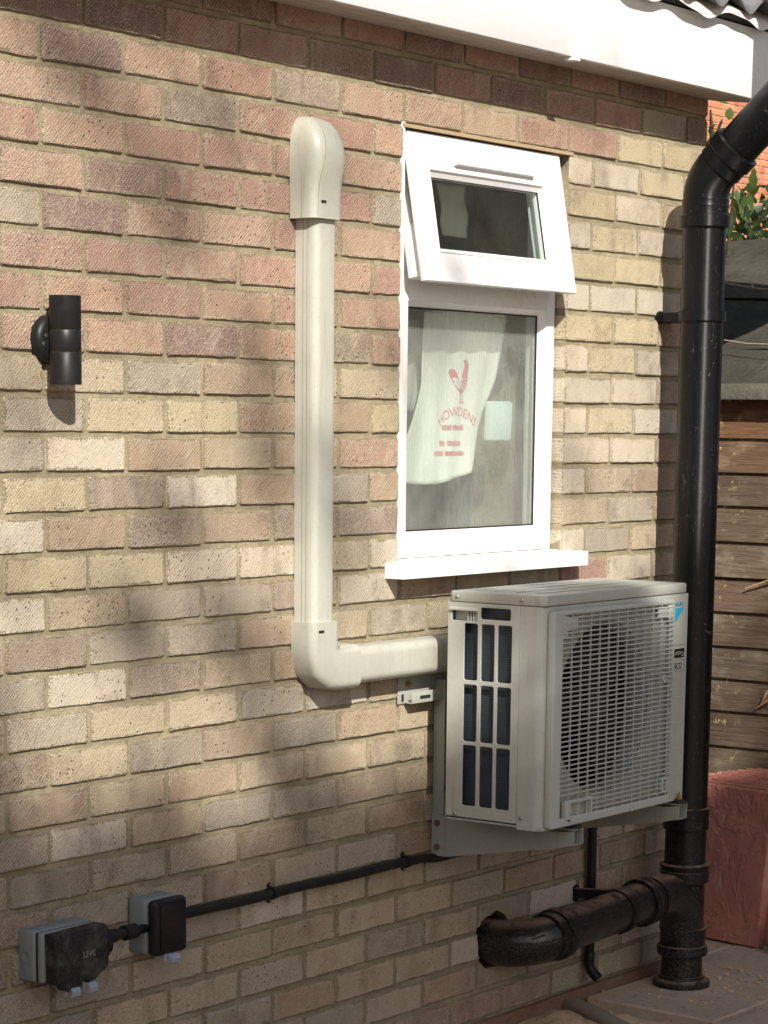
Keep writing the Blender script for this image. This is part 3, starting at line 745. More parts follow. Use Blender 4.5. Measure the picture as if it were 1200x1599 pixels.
# room behind the window
bm = B()
rx0, rx1, ry0, ry1, rz0, rz1 = .75, 2.5, .282, 2.6, -2.1, .35
def room_face(b, co): b.faces.new([b.verts.new(c) for c in co])
room_face(bm, [(rx0, ry1, rz0), (rx1, ry1, rz0), (rx1, ry1, rz1), (rx0, ry1, rz1)])
room_face(bm, [(rx1, ry0, rz0), (rx1, ry1, rz0), (rx1, ry1, rz1), (rx1, ry0, rz1)])
room_face(bm, [(rx0, ry0, rz0), (rx0, ry1, rz0), (rx0, ry1, rz1), (rx0, ry0, rz1)])
room_face(bm, [(rx0, ry0, rz1), (rx1, ry0, rz1), (rx1, ry1, rz1), (rx0, ry1, rz1)])
room_face(bm, [(rx0, ry0, rz0), (rx1, ry0, rz0), (rx1, ry1, rz0), (rx0, ry1, rz0)])
obj('interior_wall', bm, ROOM, house, smooth=None)
bm = B(); add_box(bm, WX0-.005, WX1+.005, .094, .40, WZ0-.02, WZ0+.022, .003); obj('window_board', bm, TAN, house, smooth=40)
bm = B(); add_box(bm, 1.30, 1.62, .48, .78, -1.25, -.80, .02); obj('worktop_unit', bm, ROOMD, house, smooth=40)

# ------------------------------------------------------------------ cloths hanging inside the window
def cloth(name, outline_fn, mat, label, cat, y0, seed, amp=.012, nx=26, nz=34, loc=None, fy=None):
    b = B(); r = random.Random(seed); ph = [r.uniform(0, 6) for _ in range(4)]; V = []
    for j in range(nz+1):
        t = j/nz; xl, xr, z = outline_fn(t); row = []
        for i in range(nx+1):
            s = i/nx; x = xl+(xr-xl)*s
            zz = z(s) if callable(z) else z
            y = y0+amp*(.4+.6*(1-t*.5))*(math.sin(s*17+ph[0]+t*1.6)*.6+math.sin(s*8+ph[1]-t*2)*.6)+.004*math.sin(t*9+s*5+ph[2])
            if fy: y = fy(x, zz)
            row.append(b.verts.new((x, y, zz)))
        V.append(row)
    for j in range(nz):
        for i in range(nx): b.faces.new((V[j][i], V[j][i+1], V[j+1][i+1], V[j+1][i]))
    o = obj(name, b, mat, None, smooth=80, origin=loc)
    md = o.modifiers.new('s', 'SOLIDIFY'); md.thickness = .0015; md.offset = 1
    tag(o, label, cat); return o
def lerp(a, b, t): return a+(b-a)*t
def towel(t):
    z = lerp(-.430, -.822, t)
    xl = 1.236 if t < .42 else lerp(1.236, 1.148, min(1, (t-.42)/.4))
    xr = lerp(1.565, 1.535, t/.4) if t < .4 else lerp(1.535, 1.43, (t-.4)/.6)
    return xl, xr, (lambda s: z+.012*math.sin(s*3.1)*(1-t)-t*t*.014*math.sin(s*3.14)+t*.02*s)
def towel_y(x, z): return .101+.0055*math.sin(x*38+z*9+1)*(.5+.5*math.sin(z*7+2))+.0025*math.sin(x*75-z*14)+.006*math.sin(z*11+x*6)
tw = cloth('tea_towel', towel, CLOTH, 'white tea towel with a red cockerel print hanging inside the window', 'tea towel', .105, 3, .008, loc=(1.39, .105, -.43), fy=towel_y, nx=40, nz=44)
def rag(t):
    z = lerp(-.445, -.66, t); return 1.13, lerp(1.30, 1.25, t), z
cloth('cloth', rag, CLOTHG, 'grey green cloth bunched left of the white towel inside the window', 'cloth', .138, 5, .010, 16, 20, loc=(1.2, .138, -.45))
bm = B(); add_box(bm, 1.470, 1.566, .070, .090, -.727, -.632, .006, 2)
for v in bm.verts: v.co += Vector((.0, .003*math.sin(v.co.z*60), .002*math.sin(v.co.x*70)))
o = obj('sponge_pad', bm, PAPER, None, 40, origin=(1.52, .08, -.727)); tag(o, 'small pale blue pad against the glass right of the towel', 'sponge')
def sheet(t): return lerp(1.376, 1.398, t), lerp(1.492, 1.506, t), lerp(-.120, -.243, t)
cloth('pale_sheet', sheet, CLOTHG, 'pale sheet added behind the left of the open top window', 'sheeting', .17, 8, .003, 8, 10, loc=(1.43, .17, -.12))  # pale sheet added to fill the left of the sash pane
# the print on the towel
YT = .090
bm = B()
rooster = [(1.346, -.566), (1.350, -.559), (1.357, -.557), (1.366, -.559), (1.374, -.566), (1.378, -.575), (1.384, -.586), (1.390, -.588), (1.396, -.580), (1.402, -.566),
           (1.406, -.550), (1.408, -.542), (1.403, -.541), (1.400, -.538), (1.405, -.535), (1.412, -.534), (1.420, -.537), (1.424, -.543), (1.426, -.556), (1.424, -.563), (1.425, -.578),
           (1.424, -.592), (1.417, -.603), (1.408, -.611), (1.398, -.616), (1.393, -.621), (1.389, -.613), (1.380, -.606), (1.370, -.600), (1.361, -.590), (1.353, -.578)]
add_plate(bm, [rooster], .0015, XZ(0, YT, 0))
def onto_towel(b):
    for v in b.verts: v.co.y = towel_y(v.co.x, v.co.z)-.0006+(v.co.y-YT)
bmesh.ops.triangulate(bm, faces=bm.faces[:]); onto_towel(bm)
obj('cockerel_print', bm, REDI, tw, smooth=None)
bm = B()
for i in range(5):                                 # pale feather lines
    z = -.582-.0052*i
    pts = [Vector((1.366+.052*s+(.005 if i > 2 else 0), YT-.0022, z-.003*math.sin(s*6.28+i))) for s in [q/8 for q in range(9)]]
    add_tube(bm, pts, .0009, 5)
onto_towel(bm)
obj('feather_lines', bm, CLOTH, tw, smooth=None)
bm = B()
for x in (1.391, 1.401): add_box(bm, x, x+.0022, YT-.001, YT, -.634, -.612)
add_box(bm, 1.387, 1.399, YT-.001, YT, -.637, -.634); add_box(bm, 1.400, 1.409, YT-.001, YT, -.637, -.634)
add_text(bm, 'HOWDENS', .031, XZ(1.380, YT, -.667), .0006, .95, 'CENTER', .10)
for (x0, x1, z) in ((1.319, 1.352, -.7005), (1.357, 1.404, -.7005), (1.302, 1.330, -.7375), (1.335, 1.391, -.7375), (1.268, 1.318, -.761), (1.324, 1.402, -.761)):
    x = x0                                          # the small lines are too soft to read: rows of soft marks
    while x < x1-.004:
        w = R_.uniform(.005, .009); add_box(bm, x, min(x+w, x1), YT-.001, YT, z, z+.010+R_.uniform(-.001, .002)); x += w+.0012
onto_towel(bm)
obj('lettering', bm, REDF, tw, smooth=None)

# ------------------------------------------------------------------ ivory pipe trunking
trk = thing('pipe_trunking', (.67, 0, -1.25), 'cream plastic pipe trunking running down the wall and across to the outdoor unit', 'pipe trunking')
def dsec(w0, w1, d, r, n=6, back=0.0):              # open-to-the-wall section: list of (across, out)
    pts = [(w0, back)]
    for i in range(n+1):
        a = rad(90*i/n); pts.append((w0+r-r*math.cos(a), d-r+r*math.sin(a)))
    for i in range(n+1):
        a = rad(90-90*i/n); pts.append((w1-r+r*math.cos(a), d-r+r*math.sin(a)))
    pts.append((w1, back)); return pts
TX0, TX1, TD = .632, .706, .056
def vert_duct(bm, w0, w1, d, r, z0, z1): loft(bm, [[Vector((a, -b, z)) for a, b in dsec(w0, w1, d, r)] for z in (z0, z1)])
bm = B(); vert_duct(bm, TX0, TX1, TD, .017, -1.13, -.22); obj('vertical_duct', bm, IVORY, trk, smooth=40)
bm = B(); add_box(bm, TX0+.0085, TX0+.0097, -TD+.0035, -TD+.010, -1.11, -.265)
add_box(bm, TX0-.0006, TX0+.003, -.0215, -.0203, -1.11, -.265); add_box(bm, TX0-.0006, TX0+.003, -.0325, -.0315, -1.11, -.265); obj('duct_seam', bm, plain('dark_seam_plastic', (.26, .255, .21), .5), trk, smooth=None)  # darker plastic strips along the duct lid seams
# wall inlet cap at the top
bm = B(); rings = []
for z, w0, w1, d, r in ((-.266, .613, .712, .066, .020), (-.25, .613, .712, .066, .020), (-.215, .613, .714, .067, .022), (-.185, .612, .716, .070, .025), (-.160, .611, .719, .076, .030), (-.132, .611, .720, .078, .033),
                        (-.106, .613, .718, .074, .034), (-.084, .618, .713, .062, .030), (-.068, .627, .703, .045, .022), (-.059, .640, .686, .025, .012), (-.0565, .650, .674, .008, .004)):
    rings.append([Vector((a, -b, z)) for a, b in dsec(w0, w1, d, r, 8)])
loft(bm, rings); cap = obj('wall_inlet_cap', bm, IVORY, trk, smooth=50)
bm = B(); add_box(bm, .634, .652, -.0668, -.060, -.236, -.229, .001); obj('clip_slot', bm, DARK, cap, smooth=None)
bm = B()                                            # raised half-shell line on the cap's left flank
pts = [Vector((.6125, -.004, -.147)), Vector((.6122, -.016, -.150)), Vector((.6122, -.026, -.160)), Vector((.6122, -.031, -.176)), Vector((.6125, -.032, -.20)), Vector((.6128, -.032, -.265))]
add_tube(bm, pts, .0011, 6)
pts = [Vector((.626, -.0645, -.265)), Vector((.626, -.0655, -.215)), Vector((.628, -.0690, -.185)), Vector((.632, -.0755, -.158)), Vector((.636, -.0775, -.130)), Vector((.638, -.0722, -.104)), Vector((.642, -.060, -.083)), Vector((.646, -.043, -.0675))]
add_tube(bm, pts, .0009, 6); obj('cap_seam', bm, plain('seam_plastic', (.31, .30, .24), .5), cap, smooth=None)
# flat elbow at the bottom
bm = B()
EX0, EX1 = .622, .718
vert_duct(bm, EX0, EX1, .062, .018, -1.150, -1.108)
path = []
def esec(c, dirv, half, d, r): return [Vector((c[0]+dirv[0]*(a), -b, c[1]+dirv[1]*(a))) for a, b in dsec(-half, half, d, r, 6)]
cx, cz = .67, -1.19
loft(bm, [esec((.670, -1.150), (1, 0), .048, .0619, .018), esec((.670, -1.172), (1, 0), .048, .0619, .018), esec((.680, -1.190), (.82, .57), .054, .0619, .018), esec((.700, -1.2075), (.42, .90), .0525, .0619, .018), esec((.724, -1.2125), (0, 1), .048, .0619, .018), esec((.790, -1.2125), (0, 1), .048, .0619, .018)])
elb = obj('flat_elbow', bm, IVORY, trk, smooth=40)
bm = B(); add_box(bm, .640, .658, -.0632, -.0575, -1.131, -1.125, .001); obj('clip_slot', bm, DARK, elb, smooth=None)
bm = B(); loft(bm, [[Vector((x, -b, -1.2125+a)) for a, b in dsec(-.041, .041, TD, .020)] for x in (.74, 1.186)])
obj('horizontal_duct', bm, IVORY, trk, smooth=40)
bm = B(); add_box(bm, .80, 1.184, -.0210, -.0195, -1.2542, -1.2505); add_box(bm, .80, 1.184, -.0365, -.035, -1.2535, -1.2450)
obj('duct_lip', bm, plain('seam_plastic_b', (.31, .30, .24), .5), trk, smooth=None)

# ------------------------------------------------------------------ wall lamp
lx, ly = -.106, -.0485
lamp = thing('wall_light', (lx, 0, -.54), 'black cylindrical up and down wall light at the left', 'wall light')
bm = B(); add_lathe(bm, (lx+.002, .0, -.5365), (0, -1, 0), [(-.004, .045), (.012, .045), (.019, .041), (.022, .034), (.023, .001)], 40)
obj('mounting_plate', bm, LAMPM, lamp, smooth=40)
bm = B()
for x, z in ((-.030, -.545), (-.024, -.530)): add_lathe(bm, (lx+x, -.0195, z), (0, -1, 0), [(0, .0032), (.003, .0032), (.0035, .001)], 10)
obj('screw', bm, ZINC, lamp, smooth=40)
for z0, z1 in ((-.4575, -.5195), (-.5205, -.5605), (-.5615, -.6195)):
    bm = B()
    if z0 == -.4575: add_lathe(bm, (lx, ly, z1), (0, 0, 1), [(0, .0292), (.0008, .0297), (z0-z1, .0297), (z0-z1, .0265), (z0-z1-.02, .0265), (z0-z1-.021, .001)], 40)
    elif z0 == -.5615: add_lathe(bm, (lx, ly, z0), (0, 0, -1), [(0, .0292), (.0008, .0297), (z0-z1, .0297), (z0-z1, .0265), (z0-z1-.02, .0265), (z0-z1-.021, .001)], 40)
    else: add_lathe(bm, (lx, ly, z1), (0, 0, 1), [(0, .0292), (.0008, .0297), (z0-z1-.0008, .0297), (z0-z1, .0292)], 40)
    obj('lamp_body', bm, LAMPM, lamp, smooth=40)
bm = B(); add_lathe(bm, (lx, ly, -.5612), (0, 0, 1), [(0, .0285), (.041, .0285)], 32); add_box(bm, lx-.012, lx+.012, -.022, -.019, -.56, -.52); obj('lamp_core', bm, ZINC, lamp, smooth=40)

# ------------------------------------------------------------------ socket and isolator
sk = thing('outdoor_socket', (-.12, 0, -1.75), 'grey weatherproof double socket with a dusty black lid', 'socket box')
bm = B(); add_box(bm, -.204, -.046, -.044, .004, -1.747, -1.646, .008, 3); obj('back_box', bm, GREYP, sk, smooth=40)
bm = B(); add_box(bm, -.2025, -.0475, -.064, -.0465, -1.746, -1.647, .007, 3); obj('front_frame', bm, GREYP, sk, smooth=40)
bm = B(); add_box(bm, -.200, -.050, -.0468, -.0435, -1.744, -1.649); obj('seal', bm, GASK, sk, smooth=None)
bm = B(); add_lathe(bm, (-.204, -.022, -1.697), (-1, 0, 0), [(-.002, .012), (.0012, .012), (.0016, .0105), (.0012, .0100), (.0012, .001)], 24); obj('knockout', bm, GREYP, sk, smooth=40)
for x in (-.175, -.135, -.09):
    bm = B(); add_lathe(bm, (x, -.022, -1.646), (0, 0, 1), [(-.002, .011), (.0014, .011), (.0018, .0095), (.0012, .001)], 20)
    obj('knockout', bm, GREYP, sk, smooth=40)
bm = B()
lidp = [(-.199, -1.648), (-.062, -1.645), (-.052, -1.652), (-.050, -1.722), (-.055, -1.734), (-.082, -1.740), (-.085, -1.752), (-.112, -1.755), (-.116, -1.742), (-.126, -1.742), (-.130, -1.762), (-.165, -1.764), (-.168, -1.748), (-.196, -1.746)]
add_prism(bm, lidp, 'y', -.094, -.0645)
bmesh.ops.bevel(bm, geom=bm.edges[:], offset=.0035, segments=3, profile=.5, affect='EDGES', clamp_overlap=True)
lid = obj('lid', bm, DUSTY, sk, smooth=40)
bm = B(); add_text(bm, 'LIVE', .0165, XZ(-.1235, -.0941, -1.703), .0006, 1.15); obj('lettering', bm, plain('worn_grey_print', (.24, .24, .25), .5, grime=.4, gscale=80), lid, smooth=None)
for x in (-.146, -.098):
    bm = B()
    sec = [(-.078, -1.752), (-.093, -1.756), (-.099, -1.764), (-.097, -1.774), (-.088, -1.778), (-.089, -1.775), (-.094, -1.772), (-.096, -1.764), (-.091, -1.759), (-.077, -1.756)]
    add_prism(bm, sec, 'x', x-.011, x+.011); add_box(bm, x-.016, x-.0125, -.086, -.078, -1.773, -1.752, .001)
    obj('latch', bm, LATCH, sk, smooth=40)
gl = thing('cable_gland', (-.03, -.02, -1.70), 'black cable gland and short cable between the two boxes', 'cable gland')
bm = B(); add_lathe(bm, (-.045, -.054, -1.690), (1, 0, 0), [(0, .034), (.012, .035), (.016, .031), (.016, .001)], 28); obj('gland_washer', bm, BLACKP, gl, smooth=40)
bm = B(); add_lathe(bm, (-.040, -.042, -1.690), (1, 0, 0), [(0, .011), (.035, .011), (.036, .014), (.060, .014), (.061, .011), (.085, .011), (.086, .0155), (.118, .0155), (.119, .009), (.150, .009)], 20); obj('gland_body', bm, BLACKP, gl, smooth=40)
bm = B(); add_plate(bm, [[(-.0555, -1.682), (-.0535, -1.681), (-.0455, -1.700), (-.0495, -1.712)]], .001, XZ(0.012, -.0835, 0)); lab = obj('paper_label', bm, STICK, gl, smooth=None)
bm = B()
for k in range(3): add_box(bm, -.040+k*.0006, -.0365+k*.001, -.0850, -.0846, -1.692-k*.006, -1.6885-k*.006)
obj('label_print', bm, plain('label_blue', (.05, .16, .22), .5), lab, smooth=None)
iso = thing('isolator_switch', (.155, 0, -1.75), 'square grey isolator switch with a plain black cover', 'isolator switch')
bm = B(); add_box(bm, .105, .205, -.048, .004, -1.7465, -1.632, .009, 3); obj('back_box', bm, GREYP, iso, smooth=40)
bm = B(); add_box(bm, .1045, .2035, -.074, -.0485, -1.747, -1.632, .011, 4); cov = obj('cover', bm, BLACKP, iso, smooth=40)
bm = B(); add_box(bm, .118, .1925, -.0765, -.0735, -1.737, -1.642, .002); obj('cover_panel', bm, BLACKP, cov, smooth=40)
bm = B()
sec = [(-.060, -1.744), (-.078, -1.748), (-.084, -1.754), (-.082, -1.763), (-.074, -1.767), (-.075, -1.764), (-.080, -1.761), (-.081, -1.755), (-.076, -1.751), (-.060, -1.748)]
add_prism(bm, sec, 'x', .142, .168); add_box(bm, .136, .140, -.072, -.062, -1.760, -1.744, .001); obj('latch', bm, LATCH, iso, smooth=40)

# ------------------------------------------------------------------ armoured cable with cleats
cab = thing('black_cable', (.85, 0, -1.70), 'thick black cable clipped along the wall from the isolator to the unit', 'cable')
bm = B(); pts = [Vector((.20+i*.05, -.0125, -1.690+.0012*math.sin(i*.9)-(.006 if i > 18 else 0))) for i in range(29)]+[Vector((1.63, -.0125, -1.69)), Vector((1.66, -.0125, -1.66)), Vector((1.665, -.014, -1.58))]
add_tube(bm, pts, .0108, 14); obj('cable_sheath', bm, BLACKP, cab, smooth=60)
for x in (.548, 1.037):
    bm = B(); add_tube(bm, [(x-.007, -.0125, -1.6895), (x+.007, -.0125, -1.6895)], .0138, 16)
    add_plate(bm, [rrect(x-.007, x+.007, -1.712, -1.667, .0069, 4)], .010, XZ(0, -.006, 0), .001); cl = obj('cleat', bm, BLACKP, cab, smooth=50)
    for z in (-1.672, -1.707):
        bm = B(); add_lathe(bm, (x, -.0058, z), (0, -1, 0), [(0, .0035), (.0018, .0035), (.002, .001)], 10); obj('cleat_screw', bm, ZINC, cl, smooth=40)

# ------------------------------------------------------------------ wall bracket
br = thing('wall_bracket', (1.4, 0, -1.70), 'grey steel wall bracket carrying the outdoor unit', 'wall bracket')
bm = B(); add_box(bm, 1.007, 1.745, -.0035, -.0005, -1.321, -1.256, .001)
add_box(bm, 1.028, 1.745, -.0285, -.0262, -1.3195, -1.293, .0008); add_box(bm, 1.030, 1.745, -.026, -.0038, -1.3195, -1.3172)
rail = obj('cross_rail', bm, BRKT, br, smooth=40)
bm = B(); add_box(bm, 1.020, 1.0285, -.0042, -.0036, -1.316, -1.299); add_plate(bm, [rrect(1.058, 1.100, -1.311, -1.303, .0039, 4)], .0008, XZ(0, -.0288, 0)); obj('slot', bm, DARK, rail, smooth=None)
bm = B(); add_lathe(bm, (1.041, -.0035, -1.276), (0, -1, 0), [(0, .0085), (.002, .0085), (.0025, .006), (.008, .0058), (.0085, .003), (.014, .003), (.0145, .001)], 6); obj('wall_bolt', bm, BRASS, rail, smooth=30)
for ax in (1.150, 1.622):
    bm = B(); add_box(bm, ax, ax+.0025, -.034, -.003, -1.60, -1.273, .0005); add_box(bm, ax+.0027, ax+.034, -.0058, -.0035, -1.66, -1.273, .0005)
    obj('upright', bm, BRKT, br, smooth=40)
    bm = B()
    side = [(-.003, -1.592), (-.358, -1.5965), (-.358, -1.6325), (-.045, -1.690), (-.012, -1.690), (-.003, -1.682)]
    add_prism(bm, side, 'x', ax-.0032, ax-.0006)
    top = [(-.003, -1.592), (-.398, -1.5885), (-.398, -1.5865), (-.003, -1.589)]
    add_prism(bm, top, 'x', ax-.003, ax+.036)
    add_prism(bm, [(-.358, -1.5965), (-.398, -1.5905), (-.398, -1.6215), (-.358, -1.6325)], 'x', ax-.0032, ax-.0006)
    add_prism(bm, [(-.003, -1.592), (-.398, -1.590), (-.398, -1.6215), (-.003, -1.670)], 'x', ax+.0335, ax+.036)
    add_prism(bm, [(-.30, -1.638), (-.398, -1.6212), (-.398, -1.6235), (-.30, -1.6405)], 'x', ax-.003, ax+.0333)
    arm = obj('support_arm', bm, BRKT, br, smooth=None)
    for z in (-1.612, -1.668):
        bm = B(); add_lathe(bm, (ax-.003, -.020, z), (-1, 0, 0), [(0, .0085), (.0018, .0085), (.002, .0062), (.007, .006), (.0075, .003)], 6); obj('arm_bolt', bm, RUST, arm, smooth=30)
    bm = B(); add_box(bm, ax+.002, ax+.034, -.385, -.335, -1.5863, -1.5765, .004, 2); add_lathe(bm, (ax+.018, -.385, -1.586), (0, 0, 1), [(0, .018), (.006, .018), (.009, .010), (.009, .001)], 20)
    rm = obj('rubber_mount', bm, RUBR, arm, smooth=40)
    bm = B(); add_box(bm, ax+.002, ax+.034, -.15, -.10, -1.5863, -1.5765, .004, 2); obj('rubber_mount', bm, RUBR, arm, smooth=40)
    bm = B(); add_lathe(bm, (ax+.018, -.385, -1.577), (0, 0, 1), [(0, .007), (.003, .007), (.0032, .0055), (.009, .0055), (.0092, .0028), (.017, .0028)], 8); obj('mount_bolt', bm, BRASS, arm, smooth=30)

# ------------------------------------------------------------------ outdoor unit
UX0, UX1, UY0, UY1, UZ0, UZ1 = 1.037, 1.667, -.118, -.378, -1.568, -1.056
un = thing('outdoor_unit', (1.35, -.25, UZ0), 'cream air conditioning outdoor unit with fan grille on a wall bracket', 'air conditioner')
LZ = -1.0795
bm = B()                                            # lid with rolled edge and ribs
add_plate(bm, [rrect(UX0-.001, UX1+.001, .118, .379, .018, 5)], UZ1-LZ, ((0, 0, UZ1), (1, 0, 0), (0, -1, 0), (0, 0, 1)), .004)
lidu = obj('top_panel', bm, SHELL, un, smooth=40)
bm = B()
for k in range(4): add_box(bm, UX0+.06, UX1-.05, UY0-.045-k*.055, UY0-.030-k*.055, UZ1-.0005, UZ1+.0016, .0010)
obj('top_rib', bm, SHELL, lidu, smooth=40)
for y, z in ((-.144, -1.068), (-.318, -1.068), (-.146, -1.5615), (-.3265, -1.553)):
    bm = B(); add_lathe(bm, (UX0-.001, y, z), (-1, 0, 0), [(0, .005), (.0015, .005), (.003, .0035), (.0032, .0008)], 12)
    obj('screw', bm, ZINC, un, smooth=40)

bm = B()                                            # side panel with coil openings
def yr(y0, y1, z0, z1, r=.005): return rrect(-y0, -y1, z0, z1, r, 3)
holes = [yr(-.2075, -.289, -1.1155, -1.0895), ]
for zz0, zz1 in ((-1.2545, -1.1265), (-1.3935, -1.2645), (-1.5405, -1.4020)):
    for yy0, yy1 in ((-.1640, -.2010), (-.2105, -.2465), (-.2550, -.2930)): holes.append(yr(yy0, yy1, zz0, zz1))
holes.append(yr(-.130, -.199, -1.1215, -1.0975, .002))
add_plate(bm, [rrect(.119, .3135, UZ0, LZ-.001, .001, 1)]+holes, .0045, YZ(UX0, 0, 0), .0011)
side = obj('side_panel', bm, SHELL, un, smooth=40)
bm = B(); add_box(bm, UX0+.020, UX0+.03, -.31, -.122, UZ0+.006, LZ-.004); obj('coil_fins', bm, FINS, side, smooth=None)
bm = B()                                            # recessed grip
add_box(bm, UX0+.001, UX0+.0185, -.1995, -.1285, -1.1245, -1.122); add_box(bm, UX0+.016, UX0+.0185, -.1665, -.1285, -1.1215, -1.0965)
add_prism(bm, [(UX0-.006, -1.098), (UX0-.006, -1.0945), (UX0+.001, -1.0905), (UX0+.018, -1.0935), (UX0+.018, -1.0975)], 'y', -.2005, -.1275)
for k in range(4): add_box(bm, UX0+.004, UX0+.018, -.1725-k*.0078, -.1690-k*.0078, -1.1215, -1.0985)
obj('grip', bm, SHELL, side, smooth=None)
bm = B()                                            # front casing wrapped round the corner
cz0, cz1 = UZ0-.012, LZ-.001
prof = [(UX0, -.3145)]
for i in range(9):
    a = rad(90*i/8); prof.append((UX0+.028-.028*math.cos(a), UY1+.028-.028*math.sin(a)))
prof += [(UX0+.045, UY1), (UX0+.045, UY1+.003), (UX0+.028, UY1+.003), (UX0+.003, UY1+.028), (UX0+.003, -.3145)]
add_prism(bm, prof, 'z', cz0, cz1)
FCX, FCZ, FR = 1.292, -1.322, .198
add_plate(bm, [rrect(UX0+.0455, UX1, cz0, cz1, .001, 1), circle2(FCX, FCZ, FR, 64)], .003, XZ(0, UY1, 0))
add_box(bm, UX1-.003, UX1-.0002, UY1+.0032, UY0, cz0, cz1); add_box(bm, UX0+.004, UX1-.004, UY0-.003, UY0, cz0+.012, cz1)
add_box(bm, UX0+.004, UX1-.004, UY1+.004, UY0-.004, UZ0-.008, UZ0-.004)
front = obj('front_casing', bm, SHELL, un, smooth=40)
bm = B(); add_box(bm, UX0+.001, UX0+.0022, -.3150, -.3136, cz0+.008, cz1); add_box(bm, UX0, UX1, UY1+.001, UY1+.002, LZ-.0012, LZ-.0002); obj('panel_gap', bm, GASK, front, smooth=None)
bm = B(); rings = []                                # bell mouth behind the grille
for d, rr_ in ((0, FR), (.006, FR-.004), (.02, FR-.008), (.055, FR-.008), (.06, FR-.004)):
    rings.append([Vector((FCX+rr_*math.cos(2*math.pi*j/64), UY1+.0032+d, FCZ+rr_*math.sin(2*math.pi*j/64))) for j in range(64)])
loft(bm, rings, False); obj('bell_mouth', bm, GRILL, front, smooth=60)
bm = B(); add_box(bm, UX0+.03, UX1-.02, UY0-.03, UY0-.02, UZ0, LZ-.01); obj('rear_coil', bm, FINS, un, smooth=None)
fan = B(); add_lathe(fan, (FCX, UY1+.018, FCZ), (0, 1, 0), [(0, .012), (.002, .040), (.05, .048), (.06, .03)], 32); fan = obj('fan', fan, FANB, un, smooth=40)
for k in range(3):
    bm = B(); V = []
    for i in range(13):
        t_ = i/12; a = rad(120*k+20)+t_*rad(88)
        row = []
        for j in range(7):
            rr_ = .040+.148*j/6; aa = a+rad(24)*(j/6)**1.5
            y = UY1+.018+.012+.052*t_*(.55+.45*j/6)-.006*math.sin(3.14*t_)
            row.append(bm.verts.new((FCX+rr_*math.cos(aa), y, FCZ+rr_*math.sin(aa))))
        V.append(row)
    for i in range(12):
        for j in range(6): bm.faces.new((V[i][j], V[i+1][j], V[i+1][j+1], V[i][j+1]))
    r_ = bmesh.ops.solidify(bm, geom=bm.faces[:], thickness=.003)
    obj('fan_blade', bm, FANB, fan, smooth=50)
# raised bezel and guard bars
GX0, GX1, GZ0, GZ1 = 1.090, 1.572, -1.556, -1.101
BY = UY1-.018
bm = B()
outer = rrect(UX0+.014, GX1+.0045, cz0+.004, -1.090, .010, 4); inner = rrect(GX0, GX1, GZ0, GZ1, .006, 3)
notch = rrect(1.135, 1.225, cz0-.01, -1.528, .003, 2)
add_plate(bm, [outer, inner], .0185, XZ(0, BY, 0), .0035)
for (x0, x1, z0, z1) in ((GX0+.004, GX0+.062, -1.135, -1.106), (GX1-.068, GX1-.026, -1.131, -1.105)):
    add_box(bm, x0, x1, BY+.002, BY+.007, z0, z1, .001)
add_box(bm, GX0, GX0+.020, BY+.001, BY+.012, -1.150, GZ1-.001, .001); add_box(bm, GX1-.022, GX1, BY+.001, BY+.012, -1.135, GZ1-.001, .001)
add_plate(bm, [rrect(1.112, 1.226, GZ0-.006, -1.518, .003, 2), rrect(1.132, 1.220, GZ0-.012, -1.525, .002, 2)], .012, XZ(0, BY-.001, 0), .001)
add_plate(bm, [rrect(GX1-.034, GX1-.004, -1.549, -1.512, .003, 2), rrect(GX1-.028, GX1-.010, -1.544, -1.518, .002, 2)], .012, XZ(0, BY-.001, 0), .001)
guard = obj('fan_guard', bm, GRILL, un, smooth=40)
bm = B(); add_lathe(bm, (GX1-.040, BY+.003, -1.2735), (0, -1, 0), [(0, .0085), (.006, .0085), (.006, .0050), (.002, .0048), (.002, .001)], 18)
add_lathe(bm, (1.40, BY+.006, -1.567), (0, -1, 0), [(0, .0085), (.008, .0085), (.008, .0050), (.002, .0048), (.002, .001)], 18); obj('guard_boss', bm, GRILL, guard, smooth=40)
def shared(name, bmx, mat, parent, origin):
    return obj(name, bmx, mat, parent, smooth=None, origin=origin)
nb = 41; first = None
for i in range(nb):
    z = GZ0+.008+(GZ1-GZ0-.014)*i/(nb-1)
    x0 = GX0-.002
    if i < 4: x0 = 1.222
    if first is None or i == 4:
        t = B(); add_prism(t, [(BY+.0010, z-.0014), (BY+.0004, z), (BY+.0010, z+.0014), (BY+.0060, z+.0015), (BY+.0060, z-.0012)], 'x', x0, GX1+.001)
        first = shared('guard_bar', t, GRILL, guard, (1.35, BY, z)); fz = z
    else:
        o = first.copy(); COL.objects.link(o); o.parent = guard; o.location = first.location+Vector((0, 0, z-fz))
first = None
for i in range(12):
    x = GX0+.040+(GX1-GX0-.052)*i/11*1.0
    if first is None:
        t = B(); add_box(t, x-.0015, x+.0015, BY+.0028, BY+.0062, GZ0-.001, GZ1+.001); first = shared('guard_rib', t, GRILL, guard, (x, BY, GZ0)); fx = x
    else:
        o = first.copy(); COL.objects.link(o); o.parent = guard; o.location = first.location+Vector((x-fx, 0, 0))
